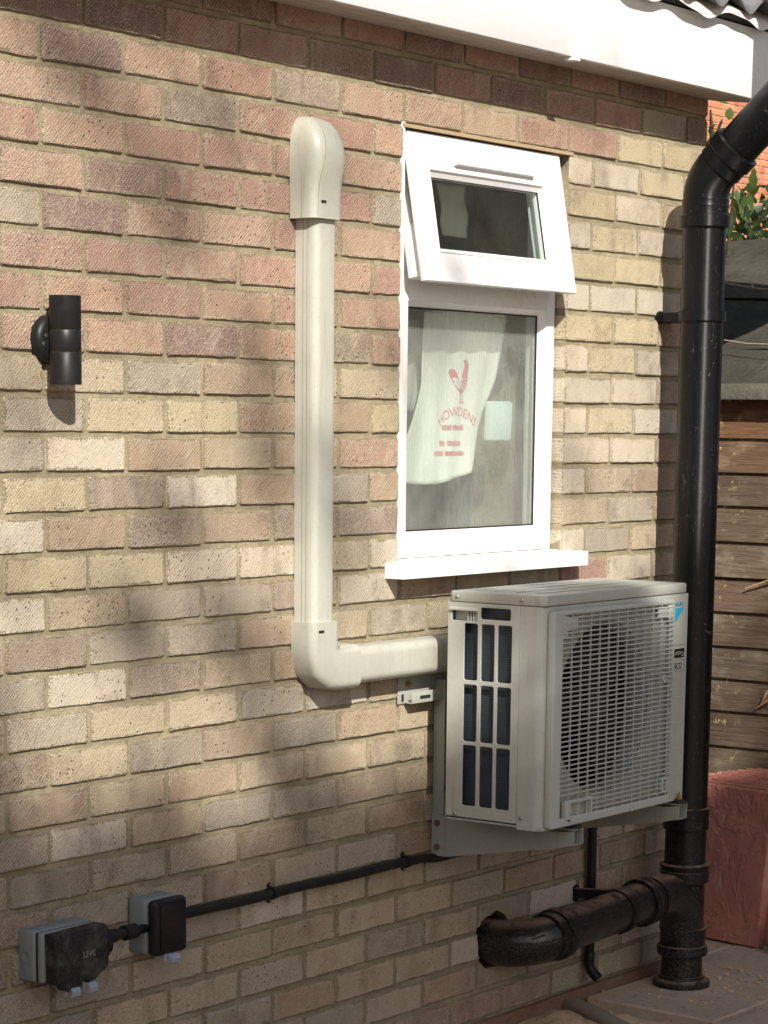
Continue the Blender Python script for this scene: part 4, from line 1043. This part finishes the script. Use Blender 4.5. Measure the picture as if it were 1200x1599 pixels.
# marks on the right strip of the front
PYF = UY1-.0006
bm = B(); add_text(bm, 'DAIKIN', .0158, XZ(1.5875, PYF, -1.1095), .0004, 1.0); obj('maker_lettering', bm, LOGO, front, smooth=None)
bm = B(); add_plate(bm, [[(1.6015, -1.114), (1.648, -1.1135), (1.6035, -1.1535)]], .0008, XZ(0, PYF, 0)); obj('maker_triangle', bm, CYAN, front, smooth=None)
bm = B(); add_plate(bm, [rrect(1.609, 1.655, -1.2335, -1.2115, .001, 2)], .0008, XZ(0, PYF, 0)); blk = obj('black_label', bm, INKB, front, smooth=None)
bm = B(); add_tube(bm, [Vector((1.613+.033*s, PYF-.0008, -1.2215+.003*math.sin(s*3.1)-.001*s)) for s in [q/8 for q in range(9)]]+[Vector((1.651, PYF-.0008, -1.2245)), Vector((1.648, PYF-.0008, -1.2285)), Vector((1.641, PYF-.0008, -1.2295))], .0009, 5)
add_box(bm, 1.612, 1.637, PYF-.0012, PYF-.0007, -1.2250, -1.2238); obj('label_swoosh', bm, STICK, blk, smooth=None)
bm = B(); add_plate(bm, [rrect(1.609, 1.655, -1.2660, -1.2375, .002, 2)], .0008, XZ(0, PYF, 0)); rl = obj('refrigerant_label', bm, STICK, front, smooth=None)
bm = B(); add_text(bm, 'R32', .0235, XZ(1.6125, PYF-.0009, -1.2605), .0003, .84)
add_plate(bm, [rrect(1.6098, 1.6542, -1.2653, -1.2382, .002, 2), rrect(1.6108, 1.6532, -1.2643, -1.2392, .002, 2)], .0004, XZ(0, PYF-.0008, 0)); obj('lettering', bm, INKB, rl, smooth=None)
bm = B()
for z in (-1.200, -1.328, -1.390, -1.452, -1.513): add_box(bm, 1.606, 1.655, UY1-.0018, UY1-.0003, z-.0016, z+.0016, .0006)
obj('strip_groove', bm, GRILL, front, smooth=None)

# ------------------------------------------------------------------ black soil pipe
PX, PY, PR = 2.112, -.140, .0545
sp = thing('soil_pipe', (PX, PY, GZ), 'tall black soil pipe with a branch from the wall and an angled top', 'drain pipe')
bm = B(); add_tube(bm, [(PX, PY, GZ+.005), (PX, PY, -1.62), (PX, PY, -1.61), (PX, PY, -.17)], PR, 40); obj('upright_pipe', bm, PIPE, sp, smooth=40)
def coll(z, prof): 
    b = B(); add_lathe(b, (PX, PY, z), (0, 0, 1), prof, 40); return obj('pipe_collar', b, PIPE, sp, smooth=35)
coll(-2.1625, [(-.002, .056), (0, .076), (.014, .0765), (.018, .073), (.022, .062), (.030, .058)])
coll(-2.063, [(-.015, .0575), (-.012, .0665), (0, .068), (.012, .0665), (.014, .0605), (.050, .0600), (.056, .0630), (.060, .0630), (.063, .056)])
coll(-1.862, [(-.02, .0575), (-.016, .0640), (.004, .0655), (.012, .0665), (.015, .0625), (.026, .0665), (.030, .0665), (.034, .056)])
coll(-1.735, [(-.004, .056), (0, .0605), (.030, .0600), (.050, .0615), (.054, .0615), (.057, .056)])
coll(-.189, [(0, .0565), (.001, .0635), (.028, .0645), (.032, .0595), (.050, .0595), (.052, .0605), (.055, .0595), (.066, .0595), (.068, .0605), (.072, .058)])
# 45 degree bend out over the fascia
dr = Vector((.05, -.72, .70)).normalized()
P0 = Vector((PX, PY, -.118)); C0 = Vector((PX, PY, -.075)); P2 = C0+dr*.043
bm = B(); add_tube(bm, [Vector((PX, PY, -.15))]+circ_bend(P0, C0, P2, 8)+[P2+dr*.02], .0575, 40); obj('offset_bend', bm, PIPE, sp, smooth=40)
bm = B(); add_lathe(bm, P2+dr*.006, dr, [(0, .058), (.001, .0605), (.030, .0605), (.034, .0645), (.062, .0650), (.066, .0655), (.069, .056)], 40); obj('pipe_collar', bm, PIPE, sp, smooth=35)
E0 = P2+dr*.42; E1 = E0+dr*.05; E2 = E1+Vector((0, 0, .05))
bm = B(); add_tube(bm, [P2+dr*.03, P2+dr*.2, E0-dr*.01], PR, 40); obj('offset_pipe', bm, PIPE, sp, smooth=40)
bm = B(); add_lathe(bm, E0-dr*.032, dr, [(0, .056), (.001, .0625), (.030, .0625), (.034, .058)], 40); obj('pipe_collar', bm, PIPE, sp, smooth=35)
bm = B(); add_tube(bm, [E0-dr*.01]+circ_bend(E0, E1, E2, 8)+[E2+Vector((0, 0, .03))], .0575, 40); obj('offset_bend', bm, PIPE, sp, smooth=40)
bm = B(); add_tube(bm, [E2+Vector((0, 0, .02)), E2+Vector((0, 0, 1.0))], PR, 40); obj('upper_pipe', bm, PIPE, sp, smooth=40)
bm = B(); add_lathe(bm, E2+Vector((0, 0, .028)), (0, 0, 1), [(0, .0585), (.002, .0635), (.030, .0640), (.034, .056)], 40); obj('pipe_collar', bm, PIPE, sp, smooth=35)
# pipe clip with stand-off
CZ = -.409
bm = B(); add_lathe(bm, (PX, PY, CZ-.013), (0, 0, 1), [(0, PR+.0008), (.0002, PR+.006), (.026, PR+.006), (.0262, PR+.0008)], 40)
add_prism(bm, [(2.128, .001), (2.128, -.010), (2.098, -.10), (2.150, -.10), (2.200, -.010), (2.200, .001)], 'z', CZ-.012, CZ+.011)
bmesh.ops.recalc_face_normals(bm, faces=bm.faces[:])
add_lathe(bm, (2.134, .001, CZ), (0, -1, 0), [(0, .016), (.008, .016), (.012, .011), (.0125, .001)], 16); obj('pipe_clip', bm, PIPE, sp, smooth=40)
# branch from the wall
BZ, BYC = -1.915, -.128
w0 = Vector((HOLE[0], .12, HOLE[1])); 
bm = B(); bend = circ_bend((1.418, -.050, -1.945), (1.418, BYC, -1.935), (1.496, BYC, -1.925), 12)
add_tube(bm, [(1.418, .12, -1.948)]+bend+[(1.54, BYC, -1.922)], .0570, 40); obj('branch_bend', bm, BEND, sp, smooth=40)
bx = (Vector((2.0, BYC-.004, -1.902))-Vector((1.52, BYC, -1.923))).normalized()
def onb(x): return Vector((1.52, BYC, -1.923))+bx*(x-1.52)
bm = B(); add_lathe(bm, onb(1.458), bx, [(0, .0575), (.001, .0600), (.006, .0600), (.007, .058), (.030, .0585), (.032, .0645), (.052, .0655), (.056, .0625), (.058, .056)], 40); obj('pipe_collar', bm, PIPE, sp, smooth=35)
bm = B(); add_tube(bm, [onb(1.53), onb(1.75), onb(1.96)], .0535, 40); obj('branch_pipe', bm, BEND, sp, smooth=40)
bm = B(); add_lathe(bm, onb(1.890), bx, [(0, .055), (.001, .0625), (.005, .0640), (.012, .0640), (.015, .0605), (.022, .0605), (.024, .0625), (.040, .0625), (.05, .058)], 40); obj('pipe_collar', bm, PIPE, sp, smooth=35)
bm = B(); add_tube(bm, [onb(1.95)]+arc(onb(1.965), (PX-.012, PY, -1.896), (PX-.004, PY, -2.01), 12)+[(PX, PY, -2.04)], [.0585]*14+[.0575], 40); obj('swept_branch', bm, BEND, sp, smooth=40)
cx_ = 1.792; pc = onb(cx_)
bm = B(); add_lathe(bm, pc-bx*.011, bx, [(0, .0540), (.0002, .0585), (.022, .0585), (.0222, .0540)], 40)
add_prism(bm, [(.001, -1.868), (.001, -1.895), (-.10, -1.872), (-.135, -1.861), (-.135, -1.857)], 'x', cx_-.011, cx_+.011)
add_plate(bm, [rrect(cx_-.012, cx_+.012, -1.902, -1.858, .011, 4)], .006, XZ(0, -.005, 0), .001); clip = obj('pipe_clip', bm, PIPE, sp, smooth=40)
bm = B(); add_lathe(bm, (cx_, -.005, -1.868), (0, -1, 0), [(0, .004), (.002, .004), (.0025, .001)], 10); obj('clip_screw', bm, ZINC, clip, smooth=40)

# ------------------------------------------------------------------ narrow condensate pipe
cp = thing('condensate_pipe', (1.866, -.02, GZ), 'narrow black drain pipe running down the wall below the unit', 'drain pipe')
bm = B(); add_tube(bm, [(1.838, -.020, -1.52), (1.838, -.020, -2.060)], .0120, 18); obj('upright_pipe', bm, BLACKP, cp, smooth=40)
bm = B(); add_lathe(bm, (1.838, -.020, -2.066), (0, 0, 1), [(0, .014), (.022, .014), (.024, .0125)], 18); add_tube(bm, [(1.838, -.020, -2.055)]+arc((1.838, -.020, -2.072), (1.838, -.021, -2.086), (1.840, -.032, -2.098), 5)+[(1.843, -.046, -2.110)], .0135, 18, False)
add_tube(bm, [(1.840, -.032, -2.098), (1.8425, -.043, -2.1075)], .0115, 18); obj('outlet_shoe', bm, BLACKP, cp, smooth=40)
o = B(); add_tube(o, [(1.752, .0, -2.174)]+arc((1.742, -.025, -2.169), (1.722, -.09, -2.158), (1.694, -.17, -2.176), 6)+[(1.655, -.30, -2.195)], .021, 20)
o = obj('pipe_stub', o, STUBM, None, 50, origin=(1.77, -.1, GZ-.03)); tag(o, 'short dusty grey pipe lying in the sand at the wall foot', 'pipe')

# ------------------------------------------------------------------ timber shed
SX = 3.20
shed = thing('timber_shed', (SX+.5, 0, GZ), 'brown timber shed with lapped boards and a grey felt roof', 'shed')
ZB = [-.622, -.723, -.827, -.928, -1.037, -1.145, -1.251, -1.358, -1.459, -1.559, -1.669, -1.773, -1.878, -1.982, -2.088, -2.165]
TINT = [(1.3, .95, .75), (1.15, .95, .85), (.85, .85, .85), (1, 1, 1), (1.1, 1.1, 1.1), (1.05, 1.0, .95), (1.0, 1.0, 1.0), (.95, 1.0, 1.02), (1, 1, 1), (1.05, 1.05, 1.05), (1.1, 1.15, 1.1)]
for i in range(len(ZB)-1):
    z1, z0 = ZB[i], ZB[i+1]; bm = B()
    gap = -.004 if i != 5 else .012
    if i == 0: z1 = -.60
    lean = .0
    pr = [(SX+.001, z1-gap), (SX+.012, z1-gap+.010), (SX+.014, z0+.002), (SX-.009, z0), (SX-.009, z0+.003)]
    V = []
    n = 14; r = random.Random(40+i); rings = []
    for k in range(n+1):
        y = 1.6-3.6*k/n; w = r.uniform(-.0014, .0014); sag = (.008*math.exp(-((y-.33)/.10)**2) if i == 6 else 0)
        rings.append([Vector((a, y, b_+w*(1 if q in (2, 3, 4) else .5)-(sag if q < 2 else 0))) for q, (a, b_) in enumerate(pr)])
    loft(bm, rings)
    o = obj('weatherboard', bm, TIMB, shed, smooth=None, origin=(SX, .2, z0)); tt = TINT[min(i, len(TINT)-1)]; o.color = (*tt, 1)
bm = B(); add_box(bm, SX+.02, SX+2.4, -2.0, 1.58, GZ, -.55); obj('shed_frame', bm, DARK, shed, smooth=None)
sl = math.tan(rad(25)); RX0, RZ0 = 3.150, -.563
def roofz(x): return RZ0+(x-RX0)*sl
bm = B()                                            # felt in overlapping slightly buckled strips
strips = [(RX0-.004, 3.42), (3.36, 3.78), (3.72, 4.25)]
for si, (xa, xb) in enumerate(strips):
    b = B(); nx, ny = 10, 30; V = []; r = random.Random(60+si)
    for i in range(nx+1):
        row = []
        for j in range(ny+1):
            x = xa+(xb-xa)*i/nx; y = 1.7-3.7*j/ny
            xx = x+(.06*(y-.3) if i == 0 and si else 0)
            row.append(b.verts.new((xx, y, roofz(xx)+.006+.004*si*(1-i/nx)+.004*math.sin(y*9+x*3+si)+r.uniform(-.002, .002))))
        V.append(row)
    for i in range(nx):
        for j in range(ny): b.faces.new((V[i][j], V[i+1][j], V[i+1][j+1], V[i][j+1]))
    bmesh.ops.solidify(b, geom=b.faces[:], thickness=.003)
    obj('felt_strip', b, FELT, shed, smooth=60)
bm = B(); add_prism(bm, [(RX0+.01, RZ0-.012), (4.25, roofz(4.25)-.012), (4.25, roofz(4.25)-.002), (RX0+.01, RZ0-.002)], 'y', -2.0, 1.7); add_prism(bm, [(4.255, roofz(4.25)-.0), (5.4, roofz(4.25)-.55), (5.4, roofz(4.25)-.56), (4.255, roofz(4.25)-.012)], 'y', -2.0, 1.7); obj('roof_deck', bm, DARK, shed, smooth=None)
for y0, y1, mt in ((.205, 1.7, (.7, .8, .55)), (-2.0, .200, (1.3, 1.35, 1.2))):
    bm = B(); add_box(bm, RX0-.012, RX0+.006, y0, y1, RZ0-.045, RZ0+.003, .003); o = obj('roof_edge_board', bm, FELT, shed, smooth=40)
o.location += Vector((-.004, 0, .003))
for (y, z, l, a) in ((.233, -1.545, .06, 35), (.215, -1.53, .05, 60)):
    d = Vector((0, -math.cos(rad(a)), math.sin(rad(a)))); p = Vector((SX-.022, y, z)); bm = B()
    loft(bm, [[p+Vector((0, 0, 0)), p+Vector((.003, 0, 0)), p+Vector((.003, .002, .002))], [p+d*l+Vector((-.006, .003, .004)), p+d*l+Vector((.004, .003, .002)), p+d*l+Vector((0, -.004, -.003))]])
    obj('splinter', bm, PALEW, shed, smooth=None)
bm = B(); p = Vector((SX-.016, .285, -1.178)); loft(bm, [[p, p+Vector((.002, .001, .002)), p+Vector((0, .002, -.002))], [p+Vector((-.006, -.09, .034)), p+Vector((.001, -.09, .036)), p+Vector((-.002, -.092, .029))]])
obj('splinter', bm, PALEW, shed, smooth=None)

# ------------------------------------------------------------------ red slabs stacked on edge against the shed
LEAN = rad(7)
def rslab(k, name_label, grp=None):
    r = random.Random(90+k); L, H, T = .45+r.uniform(-.002, .002), .450+r.uniform(-.0012, .0012), .036
    b = B(); nx, nz = 12, 12; 
    def hgt(y, z): return .0014*math.sin(y*21+z*9+k)+.0014*math.sin(z*25-y*14+k*2)+r.uniform(-.0004, .0004)
    add_box(b, 0, T-.004, 0, L, 0, H, .003)
    t = B(); V = [[t.verts.new((-.003+hgt(i/nx*L, j/nz*H), .003+(L-.006)*i/nx, .003+(H-.006)*j/nz)) for j in range(nz+1)] for i in range(nx+1)]
    for i in range(nx):
        for j in range(nz): t.faces.new((V[i][j], V[i+1][j], V[i+1][j+1], V[i][j+1]))
    W2 = [(0, .003), (0, L-.003)]
    edge = [e for e in t.edges if e.is_boundary]
    ex = bmesh.ops.extrude_edge_only(t, edges=edge)
    for v in ex['geom']:
        if isinstance(v, bmesh.types.BMVert): v.co.x = .004
    join(b, t)
    yo = r.uniform(-.006, .006)-(.05 if k > 0 else 0)-(.012*k)
    mt = Matrix.Translation((2.645+k*.0385, -.085+yo, GZ+.003)) @ Matrix.Rotation(rad(-9), 4, 'Z') @ Matrix.Rotation(LEAN, 4, 'Y')
    b.transform(mt)
    o = obj('paving_slab_on_edge', b, RIVEN, None, 45, origin=(2.66+k*.0395, .1, GZ)); tag(o, name_label, 'paving slab', grp)
rslab(0, 'front red riven paving slab standing on edge, its whole wavy face showing', 'red slabs stacked on edge')
ORD = ['', 'second', 'third', 'fourth', 'fifth', 'sixth', 'seventh', 'eighth', 'ninth']
for k in range(1, 9): rslab(k, ORD[k]+' red slab from the front of the stack standing on edge', 'red slabs stacked on edge')
rslab(9, 'rearmost red slab of the stack standing on edge nearest the timber shed', 'red slabs stacked on edge')
bm = B(); add_box(bm, 2.60, 2.70, -.32, -.145, GZ+.05, GZ+.085, .004); add_box(bm, 2.60, 2.70, -.32, -.152, GZ+.001, GZ+.049, .004)
for v in bm.verts: v.co = Vector((v.co.x, v.co.y, v.co.z))
o = obj('red_brick_pair', bm, RIVEN, None, 40, origin=(2.65, -.22, GZ)); tag(o, 'small red block lying on the paving right of the stacked slabs', 'brick')

# ------------------------------------------------------------------ twigs over the shed roof
def twig(pts, r0, r1, label, side=None):
    b = B(); n = len(pts); add_tube(b, pts, [lerp(r0, r1, i/(n-1)) for i in range(n)], 7)
    if side: add_tube(b, side, [r1*1.1, r1*.5], 6)
    o = obj('bare_twig', b, TWIGM, None, 60, origin=pts[0]); tag(o, label, 'twig')
U = Vector((0, 0, .03))
twig([Vector((3.76, .80, -.20)), Vector((3.735, .71, -.222)), Vector((3.70, .60, -.240)), Vector((3.672, .53, -.2505)), Vector((3.645, .47, -.2545)), Vector((3.60, .30, -.262))], .0042, .003,
     'pale bare twig with a side shoot lying across the upper shed roof', [Vector((3.68, .56, -.246)), Vector((3.70, .585, -.222))])
twig([Vector((3.30, .45, -.425)), Vector((3.285, .36, -.437)), Vector((3.27, .28, -.440)), Vector((3.25, .15, -.437))], .0022, .0018, 'thinner bare twig lying low across the shed roof')

# ------------------------------------------------------------------ climbing shrub and bush behind the shed
def leaf_mesh(mat, seed):
    r = random.Random(seed); b = bmesh.new(); n = 6; V = []
    for i in range(n+1):
        t = i/n; w = .30*math.sin(math.pi*min(1, t*1.02))**.8*(1-.35*t); dz = -.25*t*t+r.uniform(-.01, .01)
        V.append([b.verts.new((t, -w, dz+.10*w)), b.verts.new((t, 0, dz)), b.verts.new((t, w, dz+.10*w))])
    for a, c in zip(V, V[1:]):
        b.faces.new((a[0], a[1], c[1], c[0])); b.faces.new((a[1], a[2], c[2], c[1]))
    me = bpy.data.meshes.new('leaf'); b.to_mesh(me); b.free(); me.materials.append(mat)
    for p in me.polygons: p.use_smooth = True
    return me
LM = [leaf_mesh(LEAF, i) for i in range(4)]; LD = [leaf_mesh(LEAFD, 10+i) for i in range(3)]; LT = [leaf_mesh(LEAFT, 20+i) for i in range(3)]
def leaf_matrix(p, d, size, roll):
    d = Vector(d).normalized(); q = d.to_track_quat('X', 'Z'); return Matrix.Translation(p) @ (q @ Quaternion((1, 0, 0), roll)).to_matrix().to_4x4() @ Matrix.Scale(size, 4)
sh = thing('climbing_shrub', (4.3, 1.0, GZ), 'green leafy climber hanging between the soil pipe and the red brick house', 'shrub')
def at(px, py, t):
    d = CF+CR*((px-600)/3743.37)-CU*((py-1282.8)/3743.37); return CAMP+d*t
stems = [[(4.35, 1.1, GZ), (4.25, 1.0, -.6), (4.12, .9, -.1), (4.02, .83, .14)], [(4.35, 1.1, GZ), (4.22, 1.02, -.5), (4.08, .95, .1), (3.98, .90, .30), (3.94, .885, .36)]]
bm = B()
for s_ in stems: add_tube(bm, s_, [.018]+[.008]*(len(s_)-2)+[.003], 7)
obj('stem', bm, BARK, sh, smooth=60)
rl = random.Random(4)
# hanging leaves seen against the far house (positions worked out once from the view, real depth 8 m)
spots = [(1176, 268, 30), (1183, 275, 20), (1168, 285, 26), (1158, 300, 26), (1172, 298, 30), (1166, 316, 28), (1172, 322, 26), (1153, 318, 26), (1146, 322, 24), (1157, 330, 22), (1140, 348, 30), (1145, 308, 22), (1136, 330, 22), (1162, 305, 24), (1150, 296, 20), (1178, 262, 18)]
for i, (px, py, sz) in enumerate(spots):
    p = at(px, py, 8.0+rl.uniform(-.12, .12)); d = Vector((rl.uniform(-.4, .4), rl.uniform(-.5, .3), -1))
    o = link('leaf', LM[i % 4], None, sh); o.matrix_local = Matrix.Translation(-BASE[sh.name]) @ leaf_matrix(p, d, sz/465.0*rl.uniform(.9, 1.15), rl.uniform(0, 6.28))
for i in range(34):
    p = at(rl.uniform(1100, 1130), 0, 8.2); p = at(rl.gauss(1112, 9), rl.gauss(222, 16), 8.0+rl.uniform(-.15, .25)); d = Vector((rl.uniform(-1, 1), rl.uniform(-1, 1), rl.uniform(-1, .5)))
    o = link('leaf', LM[i % 4], None, sh); o.matrix_local = Matrix.Translation(-BASE[sh.name]) @ leaf_matrix(p, d, rl.uniform(.02, .045), rl.uniform(0, 6.28))
for i in range(50):
    a = rl.choice(stems); k = rl.randrange(1, len(a)-1); f = rl.random(); p = Vector(a[k]).lerp(Vector(a[k+1]), f)+Vector((rl.gauss(0, .05), rl.gauss(0, .05), rl.gauss(0, .05)))
    o = link('leaf', LM[i % 4], None, sh); o.matrix_local = Matrix.Translation(-BASE[sh.name]) @ leaf_matrix(p, (rl.uniform(-1, 1), rl.uniform(-1, 1), -.6), rl.uniform(.03, .06), rl.uniform(0, 6.28))
bu = thing('evergreen_bush', (6.3, 1.8, GZ), 'low dark green bush showing above the ridge of the shed roof', 'bush')
bm = B()
for i in range(6): add_tube(bm, [(6.3, 1.8, GZ), (6.3+rl.uniform(-.3, .3), 1.8+rl.uniform(-.5, .5), -.6), (6.3+rl.uniform(-.5, .5), 1.8+rl.uniform(-.7, .7), .05)], [.03, .015, .004], 6)
obj('stem', bm, BARK, bu, smooth=60)
bm = B()
for i in range(1500):
    u, w, h = rl.gauss(0, .32), rl.gauss(0, .42), rl.random()
    top = .30-.25*abs(w)+.05*math.sin(w*23)-.2*abs(u)+.04*math.sin(w*9+1)
    z = top-(1-h**.4)*.6
    t = B(); t.from_mesh(LD[i % 3]); t.transform(leaf_matrix((6.0+u, 1.62+w, z), (rl.uniform(-1, 1), rl.uniform(-1, 1), rl.uniform(-.5, .8)), rl.uniform(.04, .08), rl.uniform(0, 6.28)))
    join(bm, t)
o = obj('foliage', bm, LEAFD, bu, smooth=60); stuff(o)

# ------------------------------------------------------------------ red brick house in the distance
fh = thing('red_brick_house', (21, 10.4, GZ), 'distant house wall of orange red bricks beyond the shed', 'house')
FYF = 10.2
bm = B(); add_box(bm, 16.5, 20.2, FYF, FYF+5, GZ, 6.5); add_box(bm, 22.3, 29, FYF, FYF+5, GZ, 6.5); add_box(bm, 20.2, 22.3, FYF, FYF+5, GZ, 1.0); add_box(bm, 20.2, 22.3, FYF, FYF+5, 3.25, 6.5)
obj('wall', bm, RBW, fh, smooth=None)
bm = B(); add_box(bm, 20.2, 22.3, FYF+.006, FYF+.3, 1.0, 3.25); obj('mortar', bm, plain('pale_far_mortar', (.66, .46, .32), .9, grime=.2), fh, smooth=None)
bm = B(); add_prism(bm, [(FYF-.4, 6.5), (FYF+2.6, 8.6), (FYF+5.4, 6.5)], 'x', 16.2, 29.3); obj('roof', bm, TILE, fh, smooth=None)
def far_brick(L):
    b = bmesh.new(); add_box(b, -L/2, L/2, 0, .05, -.0325, .0325, .004, 1); me = bpy.data.meshes.new('brick'); b.to_mesh(me); b.free(); me.materials.append(RBB); return me
FB = {l: far_brick(l) for l in (.215, .1025)}; fb = B(); cnt = 0; r = random.Random(12)
RC = [(.52, .21, .115), (.46, .18, .10), (.56, .25, .14), (.42, .16, .09), (.50, .23, .14), (.44, .21, .13)]
for k in range(30):
    z = 1.0375+.075*k; x = 20.2+(.085 if k % 2 else 0); 
    while x < 22.2:
        hd = (int(round((x-20.2)/.1125)) + k) % 3 == 0 or r.random() < .3; L = .1025 if hd else .215
        c = Vector((x+L/2+.005, FYF-.004, z)); px, py = project(c)
        if 1095 < px < 1210 and 150 < py < 385 and cnt < 295:
            o = link('brick', FB[L], None, fh); o.location = c-BASE[fh.name]+Vector((0, r.uniform(-.003, .003), 0)); o.color = (*r.choice(RC), 1); cnt += 1
        else:
            t = B(); t.from_mesh(FB[L]); t.transform(Matrix.Translation(c)); join(fb, t)
        x += L+.010
o = obj('brick', fb, RBB, fh, smooth=None); o.color = (.40, .135, .07, 1); stuff(o)

# ------------------------------------------------------------------ unseen house added across the garden to darken the pane reflections
nh = thing('added_dark_house', (12, -9, GZ), 'unseen brown brick house added to darken the pane reflections', 'house')
bm = B(); add_box(bm, 8, 22, -14, -8, GZ, 4.2); obj('wall', bm, plain('brown_brick_wall', (.16, .11, .08), .9, grime=.4), nh, smooth=None)
bm = B(); add_prism(bm, [(-14.5, 4.2), (-7.6, 4.2), (-11, 7.4)], 'x', 7.6, 22.4); obj('roof', bm, plain('brown_tile_roof', (.09, .07, .06), .85, grime=.4), nh, smooth=None)
for x in (9.5, 12.5, 16.5):
    for z in (-1.0, 1.9):
        bm = B(); add_box(bm, x, x+1.3, -7.995, -7.96, z, z+1.2); w_ = obj('window', bm, PVC, nh, smooth=None)
        bm = B(); add_box(bm, x+.08, x+1.22, -7.958, -7.95, z+.08, z+1.12); obj('pane', bm, plain('reflective_pane', (.02, .025, .03), .05), w_, smooth=None)

# ------------------------------------------------------------------ unseen fence and hedge, added to darken reflections and cut sky light
gf = thing('added_dark_fence', (-4, -10, GZ), 'unseen brown close boarded fence added to darken reflections and sky light', 'fence')
for k in range(13):
    bm = B(); add_box(bm, -18+k*1.83, -18+k*1.83+1.80, -10.02, -10.0, GZ, GZ+1.85); obj('fence_panel', bm, TIMB, gf, smooth=None)
    bm = B(); add_box(bm, -18.03+k*1.83, -17.99+k*1.83, -10.06, -9.97, GZ, GZ+1.95); obj('fence_post', bm, TIMB, gf, smooth=None)
bm = B(); t = B(); rh = random.Random(77)
for i in range(520):
    y = rh.uniform(-10, 5); x = -9.5+rh.gauss(0, .35); z = GZ+rh.uniform(.1, 2.9)
    bmesh.ops.create_icosphere(t, subdivisions=1, radius=rh.uniform(.25, .5), matrix=Matrix.Translation((x, y, z)))
for v in t.verts: v.co += Vector((rh.uniform(-.08, .08), rh.uniform(-.08, .08), rh.uniform(-.08, .08)))
join(bm, t); o = obj('added_dark_hedge', bm, LEAFD, None, smooth=None, origin=(-9.5, -2.5, GZ)); tag(o, 'unseen dark green hedge added on the left to cut sky light', 'hedge')

# ------------------------------------------------------------------ garden tree behind the photographer (its crown dapples the wall)
TB = Vector((-5.2, -8.6, GZ))
tr = thing('garden_tree', TB, 'tall leafy garden tree standing behind the photographer', 'tree')
rt = random.Random(31)
bm = B(); add_tube(bm, [TB, TB+Vector((.1, .05, 2)), TB+Vector((-.05, .1, 5)), TB+Vector((.1, 0, 7.6))], [.24, .20, .13, .04], 12); obj('trunk', bm, BARK, tr, smooth=60)
bm = B()
for i in range(46):
    h = rt.uniform(1.5, 7.4); a = rt.uniform(0, 6.28); L = rt.uniform(.8, 2.6)*(1.1-h/12)
    p0 = TB+Vector((0, 0, h)); add_tube(bm, [p0, p0+Vector((math.cos(a)*L*.5, math.sin(a)*L*.35, L*.22)), p0+Vector((math.cos(a)*L, math.sin(a)*L*.6, L*.30))], [.045, .025, .007], 6)
obj('limb', bm, BARK, tr, smooth=60)
def shadow_to_crown(u, v, y):        # wall point (u, v) seen along the sun at depth y
    k_ = (y-0)/SUNDIR.y; return Vector((u, 0, v))+SUNDIR*k_
verts, faces = [], []
def clump(c, rad_, n, ls):
    for i in range(n):
        d = Vector((rt.gauss(0, 1), rt.gauss(0, 1), rt.gauss(0, .8))); d = d.normalized()*rad_*rt.random()**.5
        p = c+d; a = Vector((rt.gauss(0, 1), rt.gauss(0, 1), rt.gauss(0, 1))).normalized(); b_ = a.cross(Vector((rt.gauss(0, 1), rt.gauss(0, 1), rt.gauss(0, 1)))).normalized()
        s = ls*rt.uniform(.7, 1.3); k0 = len(verts)
        verts.extend([p-a*s, p+b_*s*.45, p+a*s, p-b_*s*.45]); faces.append((k0, k0+1, k0+2, k0+3))
GAPS = [(.82, -1.26, .08), (1.02, -1.26, .08), (.55, -1.62, .05), (-.14, -1.26, .11), (.08, -1.34, .12), (-.10, -1.42, .09), (.28, -1.30, .09), (.46, -1.42, .07), (1.28, -1.63, .06), (.95, -1.50, .07), (1.9, -1.55, .08), (.72, -1.25, .10), (2.50, -1.47, .10), (2.65, -1.50, .14), (2.85, -1.52, .14)]
def gap(u, v, r): return any((u-a)**2+(v-b_)**2 < (c+r)**2 for a, b_, c in GAPS)
def dens(u, v):
    # crown outline as it lies along the sun's rays: thick low down, breaking up into twigs on top
    return -1.17+.10*math.sin(u*2.3+.6)+.07*math.sin(u*5.1+2)-v
def cover(u, v):
    # how much of the sun each part of the crown takes: open twigs on top, closed foliage low down
    e = -1.17+.10*math.sin(u*2.3+.6)+.07*math.sin(u*5.1+2)-v
    if .95 < u < 2.2: e = (-1.19-v)*1.9
    if e > .55: return 1.0, 0
    if e > 0: return .12+1.25*e, 1
    left = max(0, min(1, (1.05-u)/.5))
    if v > -.62: return .12*left+.008, 2
    if v > -.95: return .04*left+.006, 2
    return .10*left+.02, 2
for i in range(6000):
    u = rt.uniform(-2.4, 5.0); v = rt.uniform(-4.6, .40); y = -8.4+rt.gauss(0, .45)
    p_, zone = cover(u, v)
    if rt.random() > p_: continue
    if zone == 0:
        if gap(u, v, .10): continue
        clump(shadow_to_crown(u, v, y), rt.uniform(.13, .22), 26, .08)
    elif zone == 1:
        if gap(u, v, .08): continue
        clump(shadow_to_crown(u, v, y), rt.uniform(.07, .14), 30, .055)
    else: clump(shadow_to_crown(u, v, y), rt.uniform(.05, .12), 11, .045)
me = bpy.data.meshes.new('crown'); me.from_pydata([v-TB for v in verts], [], faces); me.materials.append(LEAFT)
o = link('crown', me, None, tr)
